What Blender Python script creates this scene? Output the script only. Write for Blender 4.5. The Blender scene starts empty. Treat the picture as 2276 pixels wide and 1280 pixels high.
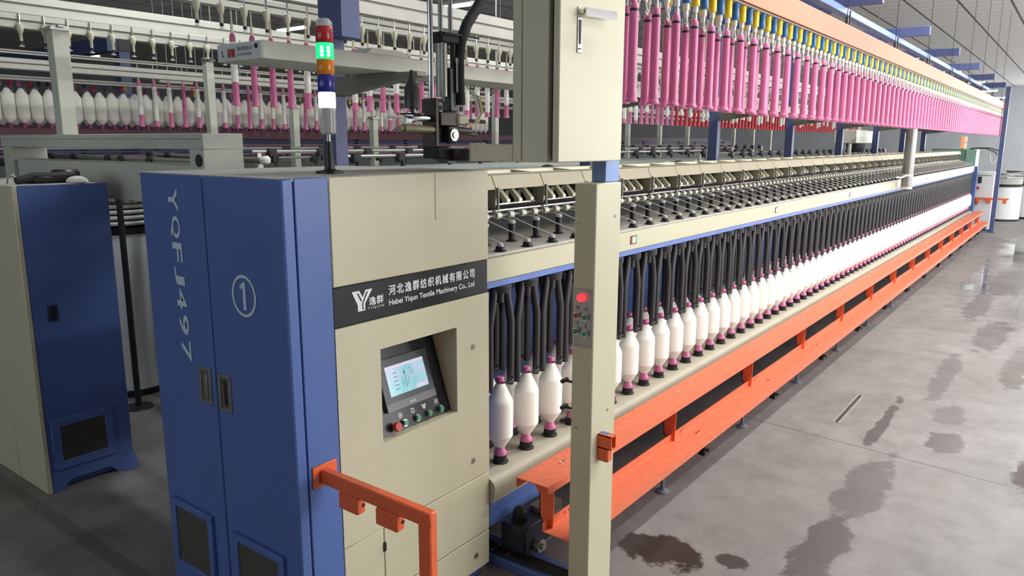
import bpy, bmesh, math, random
from mathutils import Vector, Matrix
random.seed(7)
SC = bpy.context.scene
COL = SC.collection

# ------------------------------------------------------------------ camera
yaw, pitch, roll = math.radians(37.114), math.radians(10.968), math.radians(0.171)
F = Vector((math.cos(pitch)*math.cos(yaw), math.cos(pitch)*math.sin(yaw), -math.sin(pitch)))
R0 = Vector((math.sin(yaw), -math.cos(yaw), 0)); U0 = R0.cross(F)
RV = math.cos(roll)*R0 + math.sin(roll)*U0
UV = -math.sin(roll)*R0 + math.cos(roll)*U0
cd = bpy.data.cameras.new('camera'); cam = bpy.data.objects.new('camera', cd); COL.objects.link(cam)
cd.sensor_width = 36.0; cd.lens = 1664.68/2276*36.0; cd.clip_start = 0.05; cd.clip_end = 200
cam.matrix_world = Matrix(((RV.x, UV.x, -F.x, 0), (RV.y, UV.y, -F.y, 0), (RV.z, UV.z, -F.z, 2.05), (0, 0, 0, 1)))
SC.camera = cam

# ------------------------------------------------------------------ world, lights, exposure
w = bpy.data.worlds.new('world'); SC.world = w; w.use_nodes = True
bg = w.node_tree.nodes['Background']
bg.inputs[0].default_value = (0.75, 0.86, 1.0, 1); bg.inputs[1].default_value = 1.0
SC.view_settings.view_transform = 'Standard'; SC.view_settings.look = 'None'
SC.view_settings.gamma = 1.0; SC.view_settings.use_curve_mapping = False
SC.view_settings.exposure = 0.16

def area_light(name, loc, rot, sx, sy, power, col=(1, 1, 1)):
    l = bpy.data.lights.new(name, 'AREA'); l.shape = 'RECTANGLE'; l.size = sx; l.size_y = sy
    l.energy = power; l.color = col
    o = bpy.data.objects.new(name, l); o.location = loc; o.rotation_euler = rot; COL.objects.link(o)
    return o

WIN_X = [4.2+4.4*k for k in range(10)]
WALL_R = -6.5; X_NEAR = -5.0
for wx in WIN_X:      # daylight coming in through the windows of the right wall
    area_light('window_and_fill_light', (wx, WALL_R+0.12, 2.65), (math.radians(90), 0, 0), 3.6, 2.9, 190, (1.0, 0.99, 0.97))
AISLE_X = [5.0+4.4*k for k in range(9)]
for lx in AISLE_X:      # light of the aisle's ceiling lamps
    area_light('aisle_lamp_light', (lx, -0.7, 4.27), (0, 0, 0), 2.4, .12, 55, (0.97, 1.0, 0.98))
BACK_AND_FILL_LAMPS = [(3.2, 5.0), (7.4, 5.0), (10.0, 8.8), (10.0, 13.2), (10.0, 17.3)]
BED_FILL_LAMPS = [4.9+4.4*k for k in range(3)]
for lx in BED_FILL_LAMPS:      # added unseen lamps that brighten the machine bed and the channel
    area_light('bed_fill_light', (lx, 0.9, 4.55), (0, 0, 0), 2.4, .12, 95, (0.98, 1.0, 0.98))
for lx, ly in BACK_AND_FILL_LAMPS:      # light of the conveyor lamps; the near pair is added, unseen fill
    area_light('hall_and_fill_light', (lx, ly, 4.22), (0, 0, 0), .12, 1.0, 36, (0.94, 1.0, 0.98))
# added cool fill light, given made-up windows in the wall behind the camera
area_light('window_and_fill_light', (X_NEAR+.15, 5.0, 2.7), (math.radians(90), 0, math.radians(-90)), 9.0, 2.4, 36, (0.90, 0.98, 1.0))
# daylight from the windows of the far wall
area_light('window_and_fill_light', (47.6, -2.6, 2.6), (math.radians(90), 0, math.radians(90)), 6.0, 2.6, 900, (0.92, 0.97, 1.0))

# ------------------------------------------------------------------ helpers
KIDS = {}
class MB:
    def __init__(s): s.v = []; s.f = []
    def add(s, vs, fs):
        n = len(s.v); s.v += [tuple(p) for p in vs]; s.f += [tuple(i+n for i in f) for f in fs]; return s
    def box(s, x0, x1, y0, y1, z0, z1, b=0.0):
        if x1 < x0: x0, x1 = x1, x0
        if y1 < y0: y0, y1 = y1, y0
        if z1 < z0: z0, z1 = z1, z0
        if b <= 0:
            vs = [(x, y, z) for x in (x0, x1) for y in (y0, y1) for z in (z0, z1)]
            return s.add(vs, [(0,1,3,2),(4,6,7,5),(0,4,5,1),(2,3,7,6),(0,2,6,4),(1,5,7,3)])
        b = min(b, (x1-x0)*.45, (y1-y0)*.45, (z1-z0)*.45)
        X = (x0, x1); Y = (y0, y1); Z = (z0, z1); vs = []; idx = {}
        sg = (1, -1)
        for i in (0, 1):
            for j in (0, 1):
                for k in (0, 1):
                    bx, by, bz = X[i]+sg[i]*b, Y[j]+sg[j]*b, Z[k]+sg[k]*b
                    idx[i,j,k,0] = len(vs); vs.append((X[i], by, bz))
                    idx[i,j,k,1] = len(vs); vs.append((bx, Y[j], bz))
                    idx[i,j,k,2] = len(vs); vs.append((bx, by, Z[k]))
        fs = []
        q = [(0,0),(1,0),(1,1),(0,1)]
        for i in (0, 1):
            f = [idx[i,a,c,0] for a, c in q]; fs.append(f if i else f[::-1])
            f = [idx[c,i,a,1] for a, c in q]; fs.append(f if i else f[::-1])
            f = [idx[a,c,i,2] for a, c in q]; fs.append(f if i else f[::-1])
        for a in (0, 1):
            for c in (0, 1):
                f = [idx[0,a,c,1], idx[1,a,c,1], idx[1,a,c,2], idx[0,a,c,2]]; fs.append(f if a != c else f[::-1])
                f = [idx[a,0,c,2], idx[a,1,c,2], idx[a,1,c,0], idx[a,0,c,0]]; fs.append(f if a == c else f[::-1])
                f = [idx[a,c,0,0], idx[a,c,1,0], idx[a,c,1,1], idx[a,c,0,1]]; fs.append(f if a != c else f[::-1])
        for i in (0, 1):
            for j in (0, 1):
                for k in (0, 1):
                    f = [idx[i,j,k,0], idx[i,j,k,1], idx[i,j,k,2]]; fs.append(f if (i+j+k) % 2 else f[::-1])
        return s.add(vs, fs)
    def frame_of(s, d):
        d = Vector(d).normalized(); a = Vector((0, 0, 1)) if abs(d.z) < .9 else Vector((1, 0, 0))
        u = d.cross(a).normalized(); return u, d.cross(u).normalized()
    def cyl(s, p0, p1, r0, r1=None, n=14):
        r1 = r0 if r1 is None else r1
        p0 = Vector(p0); p1 = Vector(p1); u, v = s.frame_of(p1-p0); vs = []
        for p, r in ((p0, r0), (p1, r1)):
            for i in range(n):
                a = 2*math.pi*i/n; vs.append(p+u*(r*math.cos(a))+v*(r*math.sin(a)))
        fs = [(i, n+i, n+(i+1) % n, (i+1) % n) for i in range(n)] + [tuple(range(n)), tuple(range(2*n-1, n-1, -1))]
        return s.add(vs, fs)
    def lathe(s, prof, c=(0, 0, 0), n=18):
        vs = []
        for r, z in prof:
            for i in range(n):
                a = 2*math.pi*i/n; vs.append((c[0]+r*math.cos(a), c[1]+r*math.sin(a), c[2]+z))
        fs = []
        for k in range(len(prof)-1):
            for i in range(n):
                fs.append((k*n+i, k*n+(i+1) % n, (k+1)*n+(i+1) % n, (k+1)*n+i))
        fs.append(tuple(range(n-1, -1, -1))); m = (len(prof)-1)*n; fs.append(tuple(range(m, m+n)))
        return s.add(vs, fs)
    def tube(s, pts, r, n=8):
        pts = [Vector(p) for p in pts]; vs = []; m = len(pts)
        u = None
        for k, p in enumerate(pts):
            d = (pts[min(k+1, m-1)]-pts[max(k-1, 0)]).normalized()
            if u is None: u, _ = s.frame_of(d)
            u = (u-d*u.dot(d)).normalized(); v = d.cross(u)
            rr = r[k] if isinstance(r, (list, tuple)) else r
            for i in range(n):
                a = 2*math.pi*i/n; vs.append(p+u*(rr*math.cos(a))+v*(rr*math.sin(a)))
        fs = []
        for k in range(m-1):
            for i in range(n):
                fs.append((k*n+i, k*n+(i+1) % n, (k+1)*n+(i+1) % n, (k+1)*n+i))
        fs += [tuple(range(n-1, -1, -1)), tuple(range((m-1)*n, m*n))]
        return s.add(vs, fs)
    def prism(s, poly, axis, a0, a1):
        n = len(poly)
        def P(p, a):
            if axis == 'x': return (a, p[0], p[1])
            if axis == 'y': return (p[0], a, p[1])
            return (p[0], p[1], a)
        vs = [P(p, a0) for p in poly]+[P(p, a1) for p in poly]
        area = sum(poly[i][0]*poly[(i+1) % n][1]-poly[(i+1) % n][0]*poly[i][1] for i in range(n))
        flip = (area > 0) != (axis == 'y')
        fs = [(i, (i+1) % n, n+(i+1) % n, n+i) for i in range(n)]+[tuple(range(n-1, -1, -1)), tuple(range(n, 2*n))]
        if (a1 < a0): flip = not flip
        if not flip: fs = [f[::-1] for f in fs]
        return s.add(vs, fs)
    def strip(s, prof, x0, x1, t):
        """bent sheet: an open outline in the y-z plane, thickness t, run along x"""
        up = []; dn = []
        m = len(prof)
        for k in range(m):
            a = Vector(prof[max(k-1, 0)]); b = Vector(prof[min(k+1, m-1)]); d = (b-a).normalized(); nn = Vector((-d.y, d.x))
            p = Vector(prof[k]); up.append(tuple(p+nn*t/2)); dn.append(tuple(p-nn*t/2))
        return s.prism(up+dn[::-1], 'x', x0, x1)
    def build(s, name, m, parent=None, ang=40):
        me = bpy.data.meshes.new(name); off = parent_loc(parent)
        me.from_pydata([(x-off.x, y-off.y, z-off.z) for x, y, z in s.v], [], s.f)
        me.materials.append(m)
        bm = bmesh.new(); bm.from_mesh(me); bmesh.ops.recalc_face_normals(bm, faces=bm.faces); bm.to_mesh(me); bm.free()
        me.polygons.foreach_set('use_smooth', [True]*len(me.polygons)); me.set_sharp_from_angle(angle=math.radians(ang))
        me.update()
        o = bpy.data.objects.new(name, me); COL.objects.link(o)
        if parent is not None: o.parent = parent; KIDS.setdefault(parent, []).append(o)
        return o
WLOC = {}
def parent_loc(p):
    v = Vector((0, 0, 0))
    while p is not None:
        v = v+p.location; p = p.parent
    return v
def tag(o, label, cat, group=None, kind=None):
    o['label'] = label; o['category'] = cat
    if group: o['group'] = group
    if kind: o['kind'] = kind
    return o
def thing(name, label, cat, loc=(0, 0, 0), group=None, kind=None):
    o = bpy.data.objects.new(name, None); o.empty_display_size = .05; o.location = loc; COL.objects.link(o)
    return tag(o, label, cat, group, kind)
def struct(o): o['kind'] = 'structure'; return o
def dup(root, loc, label=None, group=None):
    r = root.copy(); COL.objects.link(r); r.location = loc
    if label: r['label'] = label
    if group: r['group'] = group
    def rec(src, dst):
        for ch in KIDS.get(src, []):
            c = ch.copy(); COL.objects.link(c); c.parent = dst; KIDS.setdefault(dst, []).append(c); rec(ch, c)
    rec(root, r)
    return r
ONES = ['', 'first', 'second', 'third', 'fourth', 'fifth', 'sixth', 'seventh', 'eighth', 'ninth', 'tenth', 'eleventh', 'twelfth',
        'thirteenth', 'fourteenth', 'fifteenth', 'sixteenth', 'seventeenth', 'eighteenth', 'nineteenth']
TENS = {2: ('twenty', 'twentieth'), 3: ('thirty', 'thirtieth'), 4: ('forty', 'fortieth'), 5: ('fifty', 'fiftieth'),
        6: ('sixty', 'sixtieth'), 7: ('seventy', 'seventieth'), 8: ('eighty', 'eightieth'), 9: ('ninety', 'ninetieth')}
def nth(i):
    if i < 20: return ONES[i]
    if i < 100:
        t, o = divmod(i, 10); return TENS[t][1] if o == 0 else TENS[t][0]+'-'+ONES[o]
    return 'hundredth' if i == 100 else 'hundred and '+nth(i-100)

# ------------------------------------------------------------------ materials
def lin(c): return tuple((x/12.92 if x <= .04045 else ((x+.055)/1.055)**2.4) for x in (v/255 for v in c))
MATS = {}
def mat(name, rgb, rough=.5, metal=0.0, var=.06, scale=6.0, emit=0.0, alpha=1.0, trans=0.0, coat=0.0, bump=0.0, spec=.5):
    if name in MATS: return MATS[name]
    m = bpy.data.materials.new(name); m.use_nodes = True; nt = m.node_tree; b = nt.nodes['Principled BSDF']
    c = lin(rgb)
    b.inputs['Roughness'].default_value = rough; b.inputs['Metallic'].default_value = metal
    b.inputs['Alpha'].default_value = alpha; b.inputs['Transmission Weight'].default_value = trans
    b.inputs['Coat Weight'].default_value = coat; b.inputs['Specular IOR Level'].default_value = spec
    tc = nt.nodes.new('ShaderNodeTexCoord'); nz = nt.nodes.new('ShaderNodeTexNoise')
    nz.inputs['Scale'].default_value = scale; nz.inputs['Detail'].default_value = 4
    nt.links.new(tc.outputs['Object'], nz.inputs['Vector'])
    rp = nt.nodes.new('ShaderNodeValToRGB'); e = rp.color_ramp.elements
    e[0].position = .3; e[1].position = .7
    e[0].color = tuple(min(1, x*(1-var)) for x in c)+(1,); e[1].color = tuple(min(1, x*(1+var)) for x in c)+(1,)
    nt.links.new(nz.outputs['Fac'], rp.inputs['Fac']); nt.links.new(rp.outputs['Color'], b.inputs['Base Color'])
    if emit:
        b.inputs['Emission Color'].default_value = c+(1,); b.inputs['Emission Strength'].default_value = emit
    if bump:
        bp = nt.nodes.new('ShaderNodeBump'); bp.inputs['Strength'].default_value = bump
        nt.links.new(nz.outputs['Fac'], bp.inputs['Height']); nt.links.new(bp.outputs['Normal'], b.inputs['Normal'])
    MATS[name] = m; return m

cream = mat('cream_paint', (200, 195, 167), .38, var=.03, scale=2)
cream_grey = mat('grey_cream_paint', (196, 198, 184), .45, var=.04)
blue = mat('blue_paint', (82, 108, 170), .38, var=.05, scale=3)
blue_steel = mat('gantry_blue_paint', (76, 88, 132), .45, var=.05)
orange = mat('orange_paint', (232, 104, 60), .42, var=.05, scale=9)
black = mat('black_plastic', (26, 26, 28), .42, var=.1)
black_paint = mat('black_sign_paint', (20, 23, 28), .3, var=.05)
rubber = mat('black_rubber', (34, 33, 34), .7, var=.1)
flyer_m = mat('charcoal_flyer_metal', (62, 60, 62), .42, metal=.25, var=.06)
steel = mat('brushed_steel', (165, 165, 162), .35, metal=.85, var=.08, scale=20)
chrome = mat('chrome', (215, 215, 215), .15, metal=1.0, var=.03)
alu = mat('aluminium_profile', (186, 184, 176), .42, metal=.3, var=.05)
plate_grey = mat('dusty_grey_steel', (186, 183, 174), .55, metal=.0, var=.12, scale=12)
dust_top = mat('dusty_cabinet_top', (176, 174, 168), .75, var=.18, scale=7)
white_letter = mat('white_lettering', (235, 236, 234), .5, var=.01)
pale_letter = mat('pale_blue_lettering', (196, 214, 226), .5, var=.02)
blue_letter = mat('blue_lettering', (44, 78, 140), .5, var=.02)
red_letter = mat('red_lettering', (170, 30, 44), .5, var=.02)
dark_letter = mat('dark_lettering', (30, 34, 48), .5, var=.02)
pink = mat('pink_plastic', (204, 108, 150), .28, var=.04, scale=14)
pink_deep = mat('magenta_plastic', (208, 120, 164), .35, var=.05, scale=20)
red_pl = mat('red_plastic', (196, 30, 48), .35, var=.06)
yarn = mat('white_roving', (250, 247, 238), .9, var=.015, scale=30)
yarn_thread = mat('roving_strand', (225, 222, 212), .9, var=.03)
white_pl = mat('white_plastic', (228, 226, 218), .4, var=.03)
cream_pl = mat('cream_plastic', (206, 200, 176), .45, var=.06)
yellow = mat('yellow_plastic', (248, 214, 38), .32, var=.03)
blue_pl = mat('blue_plastic', (46, 112, 178), .32, var=.04)
dark = mat('dark_interior', (40, 42, 42), .7, var=.15)
green_pl = mat('green_button', (52, 134, 96), .35, var=.04)
red_btn = mat('red_button', (186, 44, 44), .4, var=.04)
mesh_m = mat('vent_mesh', (74, 72, 66), .6, metal=.3, var=.25, scale=60)
clear = mat('clear_plastic', (216, 216, 214), .12, var=.02, alpha=.55)
screen_m = None
floor_dark = mat('dark_rubber_mat', (70, 70, 70), .8, var=.1)
cotton = mat('raw_cotton', (220, 220, 214), .95, var=.06, scale=18, bump=.2)
can_m = mat('sliver_can_plastic', (226, 228, 228), .4, var=.04)
green_m = mat('pale_green_paint', (120, 160, 140), .45, var=.05)
brass = mat('dull_brass', (140, 134, 108), .4, metal=.6, var=.05)

def grid_mat(name, base, line, sx, sz, wdt):
    m = bpy.data.materials.new(name); m.use_nodes = True; nt = m.node_tree; b = nt.nodes['Principled BSDF']
    tc = nt.nodes.new('ShaderNodeTexCoord'); br = nt.nodes.new('ShaderNodeTexBrick')
    mp = nt.nodes.new('ShaderNodeMapping'); mp.inputs['Rotation'].default_value = (0, math.radians(90), math.radians(90))
    nt.links.new(tc.outputs['Object'], mp.inputs['Vector']); nt.links.new(mp.outputs['Vector'], br.inputs['Vector'])
    br.inputs['Color1'].default_value = lin(base)+(1,); br.inputs['Color2'].default_value = lin(base)+(1,); br.inputs['Mortar'].default_value = lin(line)+(1,)
    br.inputs['Scale'].default_value = 1; br.inputs['Brick Width'].default_value = sx; br.inputs['Row Height'].default_value = sz; br.inputs['Mortar Size'].default_value = wdt
    nt.links.new(br.outputs['Color'], b.inputs['Base Color']); b.inputs['Roughness'].default_value = .6; b.inputs['Metallic'].default_value = .3
    return m
vent_m = grid_mat('perforated_vent', (38, 38, 36), (110, 106, 96), .018, .009, .0022)

def emis(name, rgb, st, base=None):
    m = bpy.data.materials.new(name); m.use_nodes = True; b = m.node_tree.nodes['Principled BSDF']
    c = lin(rgb)+(1,); b.inputs['Base Color'].default_value = lin(base)+(1,) if base else c
    b.inputs['Emission Color'].default_value = c; b.inputs['Emission Strength'].default_value = st; b.inputs['Roughness'].default_value = .3
    return m
lamp_tube_m = emis('fluorescent_tube', (214, 244, 240), 7.0)
green_on = emis('lit_green_lens', (10, 225, 120), 1.6, (20, 120, 70))
white_on = emis('lit_white_lens', (226, 230, 255), 1.7, (220, 220, 235))
bulb_g = emis('green_lamp_glow', (190, 255, 225), 3.0)
red_lens = mat('red_lens', (176, 44, 48), .2, var=.03)
amber_lens = mat('amber_lens', (214, 128, 24), .2, var=.03)
blue_lens = mat('blue_lens', (46, 46, 140), .2, var=.03)
red_on = emis('lit_red_lens', (255, 50, 60), 1.6, (200, 30, 40))
orange_on = emis('lit_orange_lens', (255, 120, 80), 1.6)

def mix_ramp(nt, fac, a, b):
    mx = nt.nodes.new('ShaderNodeMix'); mx.data_type = 'RGBA'
    nt.links.new(fac, mx.inputs[0]); mx.inputs[6].default_value = a; mx.inputs[7].default_value = b
    return mx.outputs[2]

def floor_material():
    m = bpy.data.materials.new('worn_concrete'); m.use_nodes = True; nt = m.node_tree; L = nt.links.new; N = nt.nodes.new
    b = nt.nodes['Principled BSDF']
    geo = N('ShaderNodeNewGeometry'); pos = geo.outputs['Position']
    def noise(scale, detail=5, rough=.6, vec=None):
        n = N('ShaderNodeTexNoise'); n.inputs['Scale'].default_value = scale; n.inputs['Detail'].default_value = detail; n.inputs['Roughness'].default_value = rough
        L(vec or pos, n.inputs['Vector']); return n.outputs['Fac']
    def math_(op, a, bb, clamp=False):
        n = N('ShaderNodeMath'); n.operation = op; n.use_clamp = clamp
        for i, v in enumerate((a, bb)):
            if v is None: continue
            if isinstance(v, (int, float)): n.inputs[i].default_value = v
            else: L(v, n.inputs[i])
        return n.outputs[0]
    def ramp(f, p0, p1):
        n = N('ShaderNodeMapRange'); n.clamp = True; L(f, n.inputs[0]); n.inputs[1].default_value = p0; n.inputs[2].default_value = p1
        return n.outputs[0]
    def mixc(f, c1, c2):
        n = N('ShaderNodeMix'); n.data_type = 'RGBA'; L(f, n.inputs[0])
        for i, c in ((6, c1), (7, c2)):
            if isinstance(c, tuple): n.inputs[i].default_value = lin(c)+(1,)
            else: L(c, n.inputs[i])
        return n.outputs[2]
    n1 = noise(.6); n2 = noise(3.2, 8, .7); n3 = noise(22, 4)
    base = mixc(ramp(n1, .35, .65), (118, 112, 109), (140, 134, 132))
    base = mixc(ramp(n2, .40, .75), base, (104, 98, 95))
    sp = math_('MULTIPLY', ramp(n3, .55, .8), .25)
    base = mixc(sp, base, (120, 114, 110))
    # damp stains, each with its own place, size and ragged edge
    sx = N('ShaderNodeSeparateXYZ'); L(pos, sx.inputs[0])
    edge = noise(5.5, 6, .7); edge2 = noise(1.7, 3, .6)
    wet = None
    stains = [(3.27, 1.48, .17, .22, 1), (3.38, 1.19, .07, .09, .9), (5.9, .99, .75, .05, .75), (4.75, .85, .55, .14, .55), (3.75, .86, .45, .12, .7), (5.75, .57, .28, .11, .8),
              (3.2, .45, .5, .25, .35), (6.4, .62, .30, .12, .5), (7.6, .80, .9, .10, .45), (9.5, .6, .9, .16, .5), (11.2, .9, 1.2, .14, .45), (13.5, .7, 1.6, .35, .55), (17.5, .6, 2.5, .5, .6), (5.3, .02, .4, .16, .5), (1.2, 3.1, .5, .1, .35)]
    for cx, cy, rx, ry, amt in stains:
        dx = math_('DIVIDE', math_('SUBTRACT', sx.outputs[0], cx), rx); dy = math_('DIVIDE', math_('SUBTRACT', sx.outputs[1], cy), ry)
        d = math_('SQRT', math_('ADD', math_('MULTIPLY', dx, dx), math_('MULTIPLY', dy, dy)), None)
        d = math_('ADD', d, math_('MULTIPLY', math_('SUBTRACT', edge, .5), 2.2)); d = math_('ADD', d, math_('MULTIPLY', math_('SUBTRACT', edge2, .5), 1.0))
        k = math_('MULTIPLY', math_('SUBTRACT', 1.0, ramp(d, .82, 1.0)), amt)
        wet = k if wet is None else math_('MAXIMUM', wet, k)
    col = mixc(wet, base, (52, 43, 40))
    # expansion joint across the aisle and a darker worn band on the left
    j = math_('ABSOLUTE', math_('SUBTRACT', sx.outputs[0], math_('ADD', 5.212, math_('MULTIPLY', sx.outputs[1], .107))), None)
    jm = math_('MULTIPLY', math_('SUBTRACT', 1.0, ramp(j, .004, .010)), .75)
    col = mixc(jm, col, (66, 60, 57))
    j2 = math_('ABSOLUTE', math_('SUBTRACT', math_('ADD', sx.outputs[0], math_('MULTIPLY', edge, .03)), 1.545), None)
    jm2 = math_('MULTIPLY', math_('SUBTRACT', 1.0, ramp(j2, .03, .05)), .55)
    ygate = ramp(sx.outputs[1], 2.9, 3.1)
    col = mixc(math_('MULTIPLY', jm2, ygate), col, (84, 80, 74))
    pud = None
    for cx, cy, rx, ry in ((5.55, .06, .5, .10), (11.5, .45, 2.2, .22), (13.5, 1.1, 2.4, .22), (17.0, .9, 3.2, .40), (8.2, .3, 1.0, .12)):
        dx = math_('DIVIDE', math_('SUBTRACT', sx.outputs[0], cx), rx); dy = math_('DIVIDE', math_('SUBTRACT', sx.outputs[1], cy), ry)
        d = math_('SQRT', math_('ADD', math_('MULTIPLY', dx, dx), math_('MULTIPLY', dy, dy)), None)
        d = math_('ADD', d, math_('MULTIPLY', math_('SUBTRACT', edge, .5), 2.0)); d = math_('ADD', d, math_('MULTIPLY', math_('SUBTRACT', edge2, .5), 1.4))
        k = math_('SUBTRACT', 1.0, ramp(d, .45, 1.15)); pud = k if pud is None else math_('MAXIMUM', pud, k)
    L(col, b.inputs['Base Color'])
    r = math_('SUBTRACT', math_('ADD', .40, math_('MULTIPLY', n2, .22)), math_('MULTIPLY', wet, .22)); r = math_('MULTIPLY', r, math_('SUBTRACT', 1.0, math_('MULTIPLY', pud, .86))); L(r, b.inputs['Roughness'])
    bp = N('ShaderNodeBump'); bp.inputs['Strength'].default_value = .06; L(n3, bp.inputs['Height']); L(bp.outputs['Normal'], b.inputs['Normal'])
    return m

def ceiling_material():
    m = bpy.data.materials.new('ribbed_ceiling_panels'); m.use_nodes = True; nt = m.node_tree; L = nt.links.new; N = nt.nodes.new
    b = nt.nodes['Principled BSDF']; geo = N('ShaderNodeNewGeometry'); sx = N('ShaderNodeSeparateXYZ'); L(geo.outputs['Position'], sx.inputs[0])
    def M(op, a, v=None):
        n = N('ShaderNodeMath'); n.operation = op; L(a, n.inputs[0])
        if v is not None: n.inputs[1].default_value = v
        return n.outputs[0]
    fx = M('FRACT', M('DIVIDE', sx.outputs[0], .55)); rib = M('LESS_THAN', fx, .07)
    fy = M('FRACT', M('DIVIDE', M('ADD', sx.outputs[1], .17), .9)); seam = M('LESS_THAN', fy, .055)
    mx = N('ShaderNodeMath'); mx.operation = 'MAXIMUM'; L(seam, mx.inputs[0]); L(M('MULTIPLY', rib, .45), mx.inputs[1])
    c = N('ShaderNodeMix'); c.data_type = 'RGBA'; L(mx.outputs[0], c.inputs[0]); c.inputs[6].default_value = lin((234, 230, 227))+(1,); c.inputs[7].default_value = lin((96, 92, 90))+(1,)
    L(c.outputs[2], b.inputs['Base Color']); b.inputs['Roughness'].default_value = .6
    return m

# ------------------------------------------------------------------ text
def lettering(name, body, m, parent, origin, ux, uy, width, height, ext=.0008, spacing=1.0, bold=0.0, fat=0.0):
    c = bpy.data.curves.new(name, 'FONT'); c.body = body; c.space_character = spacing; c.offset = bold; c.resolution_u = 4
    o = bpy.data.objects.new(name, c); COL.objects.link(o)
    dg = bpy.context.evaluated_depsgraph_get(); dg.update()
    me = bpy.data.meshes.new_from_object(o.evaluated_get(dg)); bpy.data.objects.remove(o); bpy.data.curves.remove(c)
    xs = [v.co.x for v in me.vertices]; ys = [v.co.y for v in me.vertices]
    x0, x1, y0, y1 = min(xs), max(xs), min(ys), max(ys)
    ux = Vector(ux); uy = Vector(uy); nn = ux.cross(uy); org = Vector(origin)
    mb = MB(); k = len(me.vertices)
    P = [org+ux*((v.co.x-x0)/(x1-x0)*width)+uy*((v.co.y-y0)/(y1-y0)*height) for v in me.vertices]
    for j, (fa, fb_) in enumerate(((0, 0), (fat, 0), (-fat, 0), (0, fat*.7), (0, -fat*.7)) if fat else ((0, 0),)):
        n0 = len(mb.v)
        mb.v += [tuple(p+nn*(ext+j*.00002)+ux*fa+uy*fb_) for p in P]
        mb.f += [tuple(i+n0 for i in p.vertices) for p in me.polygons]
    bpy.data.meshes.remove(me)
    return mb.build(name, m, parent)
SX = ((1, 0, 0), (0, 0, 1))      # writing on a face that looks towards -y
SXM = ((0, -1, 0), (0, 0, 1))    # writing on a face that looks towards -x
def poly_plate(name, polys, m, parent, origin, ux, uy, ext=.0008):
    ux = Vector(ux); uy = Vector(uy); nn = ux.cross(uy); org = Vector(origin); mb = MB()
    for poly in polys:
        n = len(mb.v)
        mb.v += [tuple(org+ux*a+uy*b_+nn*ext) for a, b_ in poly]; mb.f.append(tuple(range(n, n+len(poly))))
    return mb.build(name, m, parent)
def ring_polys(cx, cy, rx, ry, t, n=40):
    out = []
    for i in range(n):
        a, b_ = 2*math.pi*i/n, 2*math.pi*(i+1)/n
        out.append([(cx+rx*math.cos(a), cy+ry*math.sin(a)), (cx+rx*math.cos(b_), cy+ry*math.sin(b_)),
                    (cx+(rx-t)*math.cos(b_), cy+(ry-t)*math.sin(b_)), (cx+(rx-t)*math.cos(a), cy+(ry-t)*math.sin(a))])
    return out

# ================================================================== SETTING
X0, X1, Y0, Y1, ZC = -5.0, 48.0, WALL_R, 30.0, 5.0
fm = floor_material(); cm = ceiling_material()
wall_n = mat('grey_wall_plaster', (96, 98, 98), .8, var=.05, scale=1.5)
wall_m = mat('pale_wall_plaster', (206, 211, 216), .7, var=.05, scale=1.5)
struct(MB().box(X0, X1, Y0, Y1, -.12, 0).build('floor', fm))
struct(MB().box(X0, X1, Y0, Y1, ZC, ZC+.1).build('ceiling', cm))
struct(MB().box(X1, X1+.15, Y0, Y1, 0, ZC).build('wall_far', wall_m))
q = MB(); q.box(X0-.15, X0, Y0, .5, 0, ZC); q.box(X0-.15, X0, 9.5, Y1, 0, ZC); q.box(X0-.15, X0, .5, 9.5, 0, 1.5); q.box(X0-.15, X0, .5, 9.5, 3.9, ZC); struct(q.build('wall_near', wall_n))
q = MB()
for k in range(7): q.box(X0-.12, X0-.05, .5+1.49*k, .56+1.49*k, 1.5, 3.9)
q.box(X0-.12, X0-.05, .5, 9.5, 1.5, 1.56); q.box(X0-.12, X0-.05, .5, 9.5, 3.84, 3.9); struct(q.build('window_80', white_pl))  # window frames added to go with the fill light on this wall
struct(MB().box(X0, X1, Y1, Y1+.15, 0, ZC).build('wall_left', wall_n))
wb = MB()
wb.box(X0, X1, WALL_R-.2, WALL_R, 0, 1.1); wb.box(X0, X1, WALL_R-.2, WALL_R, 4.2, ZC)
edges = [X0]
for wx in WIN_X: edges += [wx-1.85, wx+1.85]
edges.append(X1)
for a, b_ in zip(edges[0::2], edges[1::2]):
    if b_ > a: wb.box(a, b_, WALL_R-.2, WALL_R, 1.1, 4.2)
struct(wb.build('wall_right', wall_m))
for i, wx in enumerate(WIN_X):
    fr = MB(); z0, z1 = 1.1, 4.2
    for a in (-1.85, -.62, .62, 1.79): fr.box(wx+a, wx+a+.06, WALL_R-.14, WALL_R-.06, z0, z1)
    for z in (z0, 2.6, z1-.06): fr.box(wx-1.85, wx+1.85, WALL_R-.14, WALL_R-.06, z, z+.06)
    struct(fr.build('window_%d' % (i+1), white_pl))
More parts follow.
